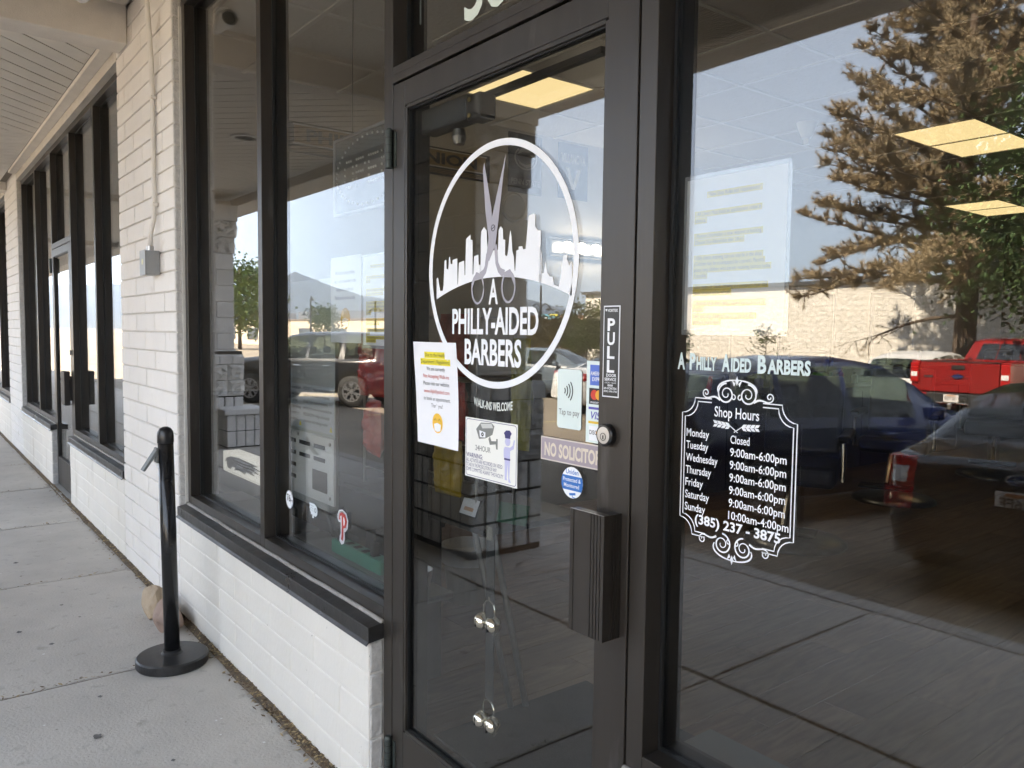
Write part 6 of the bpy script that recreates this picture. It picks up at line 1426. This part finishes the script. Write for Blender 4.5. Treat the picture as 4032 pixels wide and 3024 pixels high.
days = ['Monday', 'Tuesday', 'Wednesday', 'Thursday', 'Friday', 'Saturday', 'Sunday']; dw = [.053, .052, .074, .060, .042, .057, .049]
for k, d_ in enumerate(days):
    lt = MB(); put_text(lt, d_, -.980, 1.2475-.0238*k, -.980+dw[k], .0145, YW-.0004, bold=.012); part('day_name', lt, M_VINYL, t); lt = MB()
    s = 'Closed' if k == 0 else ('10:00am-4:00pm' if k == 6 else '9:00am-6:00pm')
    put_text(lt, s, -.879, 1.2475-.0232*k-.003, -.838 if k == 0 else (-.755 if k == 6 else -.763), .0145, YW-.0004, bold=.012); part('opening_time', lt, M_VINYL, t)
lt = MB(); put_text(lt, '(385) 237 - 3875', -.955, 1.0828, -.770, .0168, YW-.0004, bold=.03)
part('phone_number', lt, M_VINYL, t)
# ================================================================== SMALL THINGS ON THE WALKWAY
t = thing('stanchion', 'black crowd control stanchion post leaning slightly beside the block wall', 'stanchion', (-3.515, -.238, 0))
part('base', MB().lathe([(.142,.0005),(.146,.006),(.146,.036),(.140,.042),(.045,.048),(.034,.055),(.0,.055)], (-3.515,-.238,0), 56), pmat('scuffed_black_base', (.018,.018,.019), .38, var=.5, vscale=45, roughvar=.15, bump=.2, bscale=60, dist=.002), t, smooth=False)
top = (-3.542, -.245, 1.0)
po = part('post', MB().tube([(-3.515,-.238,.05), top], .0315, 36), pmat('gloss_black_post', (.012,.012,.013), .22, var=.3, vscale=25), t, smooth=True)
part('collar', MB().cyl((-3.515,-.238,.05), (-3.5153,-.2381,.064), .036, n=32), M_BLKM, po)
part('cap', MB().lathe([(.0325,.955),(.0335,.958),(.0335,.985),(.031,1.004),(.022,1.018),(.010,1.024),(.0,1.025)], (-3.541,-.245,0), 36), pmat('cap_plastic', (.016,.016,.017), .30), po, smooth=True)
cl = part('belt_clip', MB().obox((-3.546,-.281,.905), (.020,0,0), (0,.006,0), (0,0,.032)), pmat('grey_clip', (.16,.165,.16), .5), po, bevel=.003)
part('belt_end', MB().prism([(-.280,.915),(-.286,.928),(-.340,.845),(-.332,.842)], 'x', -3.568, -3.524), pmat('grey_clip2', (.15,.16,.155), .6), cl)
part('clip_label', MB().obox((-3.542,-.2775,.862), (.008,.002,0), (0,.0006,0), (0,0,.010)), M_VINYL, cl)
# loose rocks by the pier
M_ROCK = pmat('pinkish_rock', (.30,.205,.16), .85, var=.2, vscale=9, bump=.4, bscale=40, dist=.01); M_ROCK2 = pmat('buff_rock', (.38,.29,.20), .85, var=.15, vscale=9, bump=.4, bscale=40, dist=.01)
solo('rock', blob((-3.93,-.150,.066), .135,.060,.075, 4, 4, .22), M_ROCK, 'rounded pinkish rock on the walkway behind the stanchion', 'rock', smooth=True)
solo('rock', blob((-4.16,-.150,.062), .10,.055,.095, 9, 3, .30), M_ROCK2, 'angular buff rock behind the rounded rock', 'rock')
# conduit and junction box on the pier
M_COND = pmat('painted_conduit', (.70,.66,.60), .5)
t = thing('wall_conduit', 'cream painted electrical conduit running down the white pier', 'conduit', (-4.40, WY, 1.84))
part('pipe', MB().tube([(-4.24,-.130,3.262), (-4.30,-.105,3.05), (-4.365,-.075,2.80), (-4.40,-.063,2.66), (-4.405,-.062,2.5), (-4.405,-.062,2.1), (-4.408,-.066,2.0), (-4.425,-.078,1.93), (-4.43,-.080,1.845)], .0125, 14), M_COND, t, smooth=True)
for z in (2.62, 2.08): part('pipe_strap', MB().box(-4.425, -4.385, -.077, WY-.001, z-.010, z+.010), M_COND, t, bevel=.003)
part('connector', MB().cyl((-4.43,-.080,1.843), (-4.43,-.080,1.868), .018, n=16), M_STEEL, t)
t = thing('junction_box', 'grey metal electrical junction box on the white pier', 'junction box', (-4.43, WY, 1.715))
part('box', MB().box(-4.485, -4.375, -.115, WY-.001, 1.718, 1.842), pmat('grey_box_paint', (.27,.275,.275), .45, var=.05, vscale=20), t, bevel=.003)
part('cover_plate', MB().box(-4.487, -4.373, -.1185, -.1155, 1.716, 1.844), MATS['grey_box_paint'], t, bevel=.001)
part('round_sticker', MB().lathe([(.016, -.1186), (.016, -.1192), (.0, -.1192)], (-4.43, 0, 1.785), 20, 'y'), pmat('pale_yellow', (.55,.52,.28), .6), t)
# security camera under the beam (seen mirrored)
t = thing('security_camera', 'white bullet security camera on the pier seen mirrored in the first window', 'security camera', (-4.75, -.2, 3.1))
part('mount', MB().lathe([(.05, 3.2635), (.05, 3.245), (.03, 3.235), (.0, 3.235)], (-4.70,-.292,0), 24), M_WHITE, t)
part('bracket', MB().tube([(-4.70,-.292,3.24), (-4.70,-.292,3.20)], .018, 10), M_WHITE, t, smooth=True)
cb = part('body', MB().tube([(-4.86,-.30,3.215), (-4.60,-.285,3.185)], .040, 24), M_WHITE, t); part('hood', MB().tube([(-4.66,-.29,3.192), (-4.555,-.283,3.180)], [.044, .044], 24, False), M_WHITE, cb); part('lens', MB().tube([(-4.60,-.285,3.185), (-4.575,-.284,3.182)], .034, 20), M_BLACK, cb)
# block bench beside the far column (seen mirrored)
t = thing('block_planter', 'low white block seat with pale slab top beside the far column', 'planter', (-9.85, -2.0, 0))
part('core', MB().box(-10.10, -9.62, -2.33, -1.90, 0, .40), M_JOINT, t)
for k in range(2): face_tiles(t, -10.11, -9.61, -2.34, -1.89, .01+.195*k, .01+.195*(k+1), 4, 4, M_COLB)
part('slab_top', MB().box(-10.16, -9.55, -2.39, -1.84, .405, .475), M_COLB, t, bevel=.01)
# debris in the joint between wall and walkway, leaves in slab joints: too many to count
rnd = random.Random(77); db = MB(); ds = MB()
for k in range(5200):
    x = -2.0-rnd.random()**1.5*14
    if rnd.random() < .86: y = -.045-abs(rnd.gauss(0, .022))
    else: x = SLX0-SLW*rnd.randrange(0, 6)+rnd.gauss(0, .010); y = -rnd.uniform(.08, 2.4)
    if -4.3 < x < -3.3 and -.33 < y < -.10: continue
    z = rnd.uniform(0, .010)+(.010 if y > -.08 else .0); a = rnd.uniform(0, 3.14); L_ = rnd.uniform(.006, .035); w_ = rnd.uniform(.0012, .006)
    d = Vector((math.cos(a), math.sin(a), rnd.uniform(-.25, .3))); u = Vector((-math.sin(a), math.cos(a), rnd.uniform(-.3, .3)))*w_; c = Vector((x, y, z))
    (db if rnd.random() < .65 else ds).add([c-d*L_/2, c+u, c+d*L_/2, c-u], [(0,1,2,3)])
for nm, m_, mt in (('leaf_litter', db, pmat('dry_litter', (.13,.085,.05), .9, var=.4, vscale=60)), ('straw_litter', ds, pmat('straw', (.34,.25,.13), .9, var=.3, vscale=60))):
    o = link(nm, m_.mesh(nm), mt); tag(o, 'dry brown leaf crumbs along the wall and slab joints' if 'leaf' in nm else 'pale straw bits along the foot of the wall', 'litter', None, 'stuff')
# dirt fillet along the wall
b = MB(); n_ = 260
for i in range(n_+1):
    x = -17.3+(17.3-2.05)*i/n_; h = .012+.012*abs(noise.noise(Vector((x*4, 0, 0)))); w_ = .026+.012*noise.noise(Vector((x*3, 5, 0)))
    b.v += [(x, WY+.004, h), (x, WY-.012, h*.9), (x, WY-w_, -.002)]
for i in range(n_): 
    for j in range(2): a = i*3+j; b.f.append((a, a+1, a+4, a+3))
o = link('dirt_strip', b.mesh('dirt_strip', smooth=True), M_DIRT); tag(o, 'strip of brown dirt along the foot of the block walls', 'dirt', None, 'stuff')
# flat stains: gum spots and paint flecks on the slabs
M_GUM = pmat('gum_stain', (.13,.125,.12), .9); M_FLK = pmat('paint_fleck', (.62,.62,.60), .8)
gm = MB(); fk = MB()
def spot(mb, x, y, r, seed):
    n2 = 14; mb.add([(x+r*(1+.25*math.sin(k*2.1+seed))*math.cos(2*math.pi*k/n2), y+r*(.8+.2*math.cos(k*1.7+seed))*math.sin(2*math.pi*k/n2), .0022) for k in range(n2)], [tuple(range(n2))])
for x, y, r in ((-3.02,-.62,.018), (-2.86,-.80,.02), (-3.35,-.55,.010), (-4.05,-.62,.012), (-4.3,-.72,.014), (-4.6,-.5,.010), (-5.6,-.6,.016), (-5.9,-.9,.02), (-2.7,-.45,.008)): spot(gm, x, y, r, x*9)
for k in range(16): spot(gm, rnd.uniform(-9, -2.2), rnd.uniform(-2.6, -.2), rnd.uniform(.003, .008), k)
for k in range(30): spot(fk, rnd.uniform(-7, -2.3), rnd.uniform(-1.2, -.15), rnd.uniform(.002, .007), k)
for nm, m_, mt, l in (('gum_spots', gm, M_GUM, 'dark chewing gum spots on the concrete slabs'), ('paint_flecks', fk, M_FLK, 'tiny pale paint flecks on the concrete slabs')):
    o = link(nm, m_.mesh(nm), mt); tag(o, l, 'stain', None, 'stuff')
# ================================================================== HAZE
hz = MB().box(-7100, 7100, -7100, 3200, -2.5, 640); o = link('haze', hz.mesh('haze'))
m = bpy.data.materials.new('haze'); m.use_nodes = True; n = m.node_tree.nodes; l = m.node_tree.links; n.remove(n['Principled BSDF'])
v = n.new('ShaderNodeVolumePrincipled'); v.inputs['Color'].default_value = (.50, .70, 1.0, 1); v.inputs['Density'].default_value = 1.05e-4; v.inputs['Anisotropy'].default_value = .1
v.inputs['Density Attribute'].default_value = ''; m.cycles.homogeneous_volume = True
l.new(v.outputs[0], n['Material Output'].inputs['Volume']); o.data.materials.append(m); o['kind'] = 'stuff'; o['label'] = 'pale summer haze in the air'; o['category'] = 'haze'
print('objects', len(bpy.data.objects), 'tris', sum(len(o.data.polygons) for o in bpy.data.objects if o.type == 'MESH'))
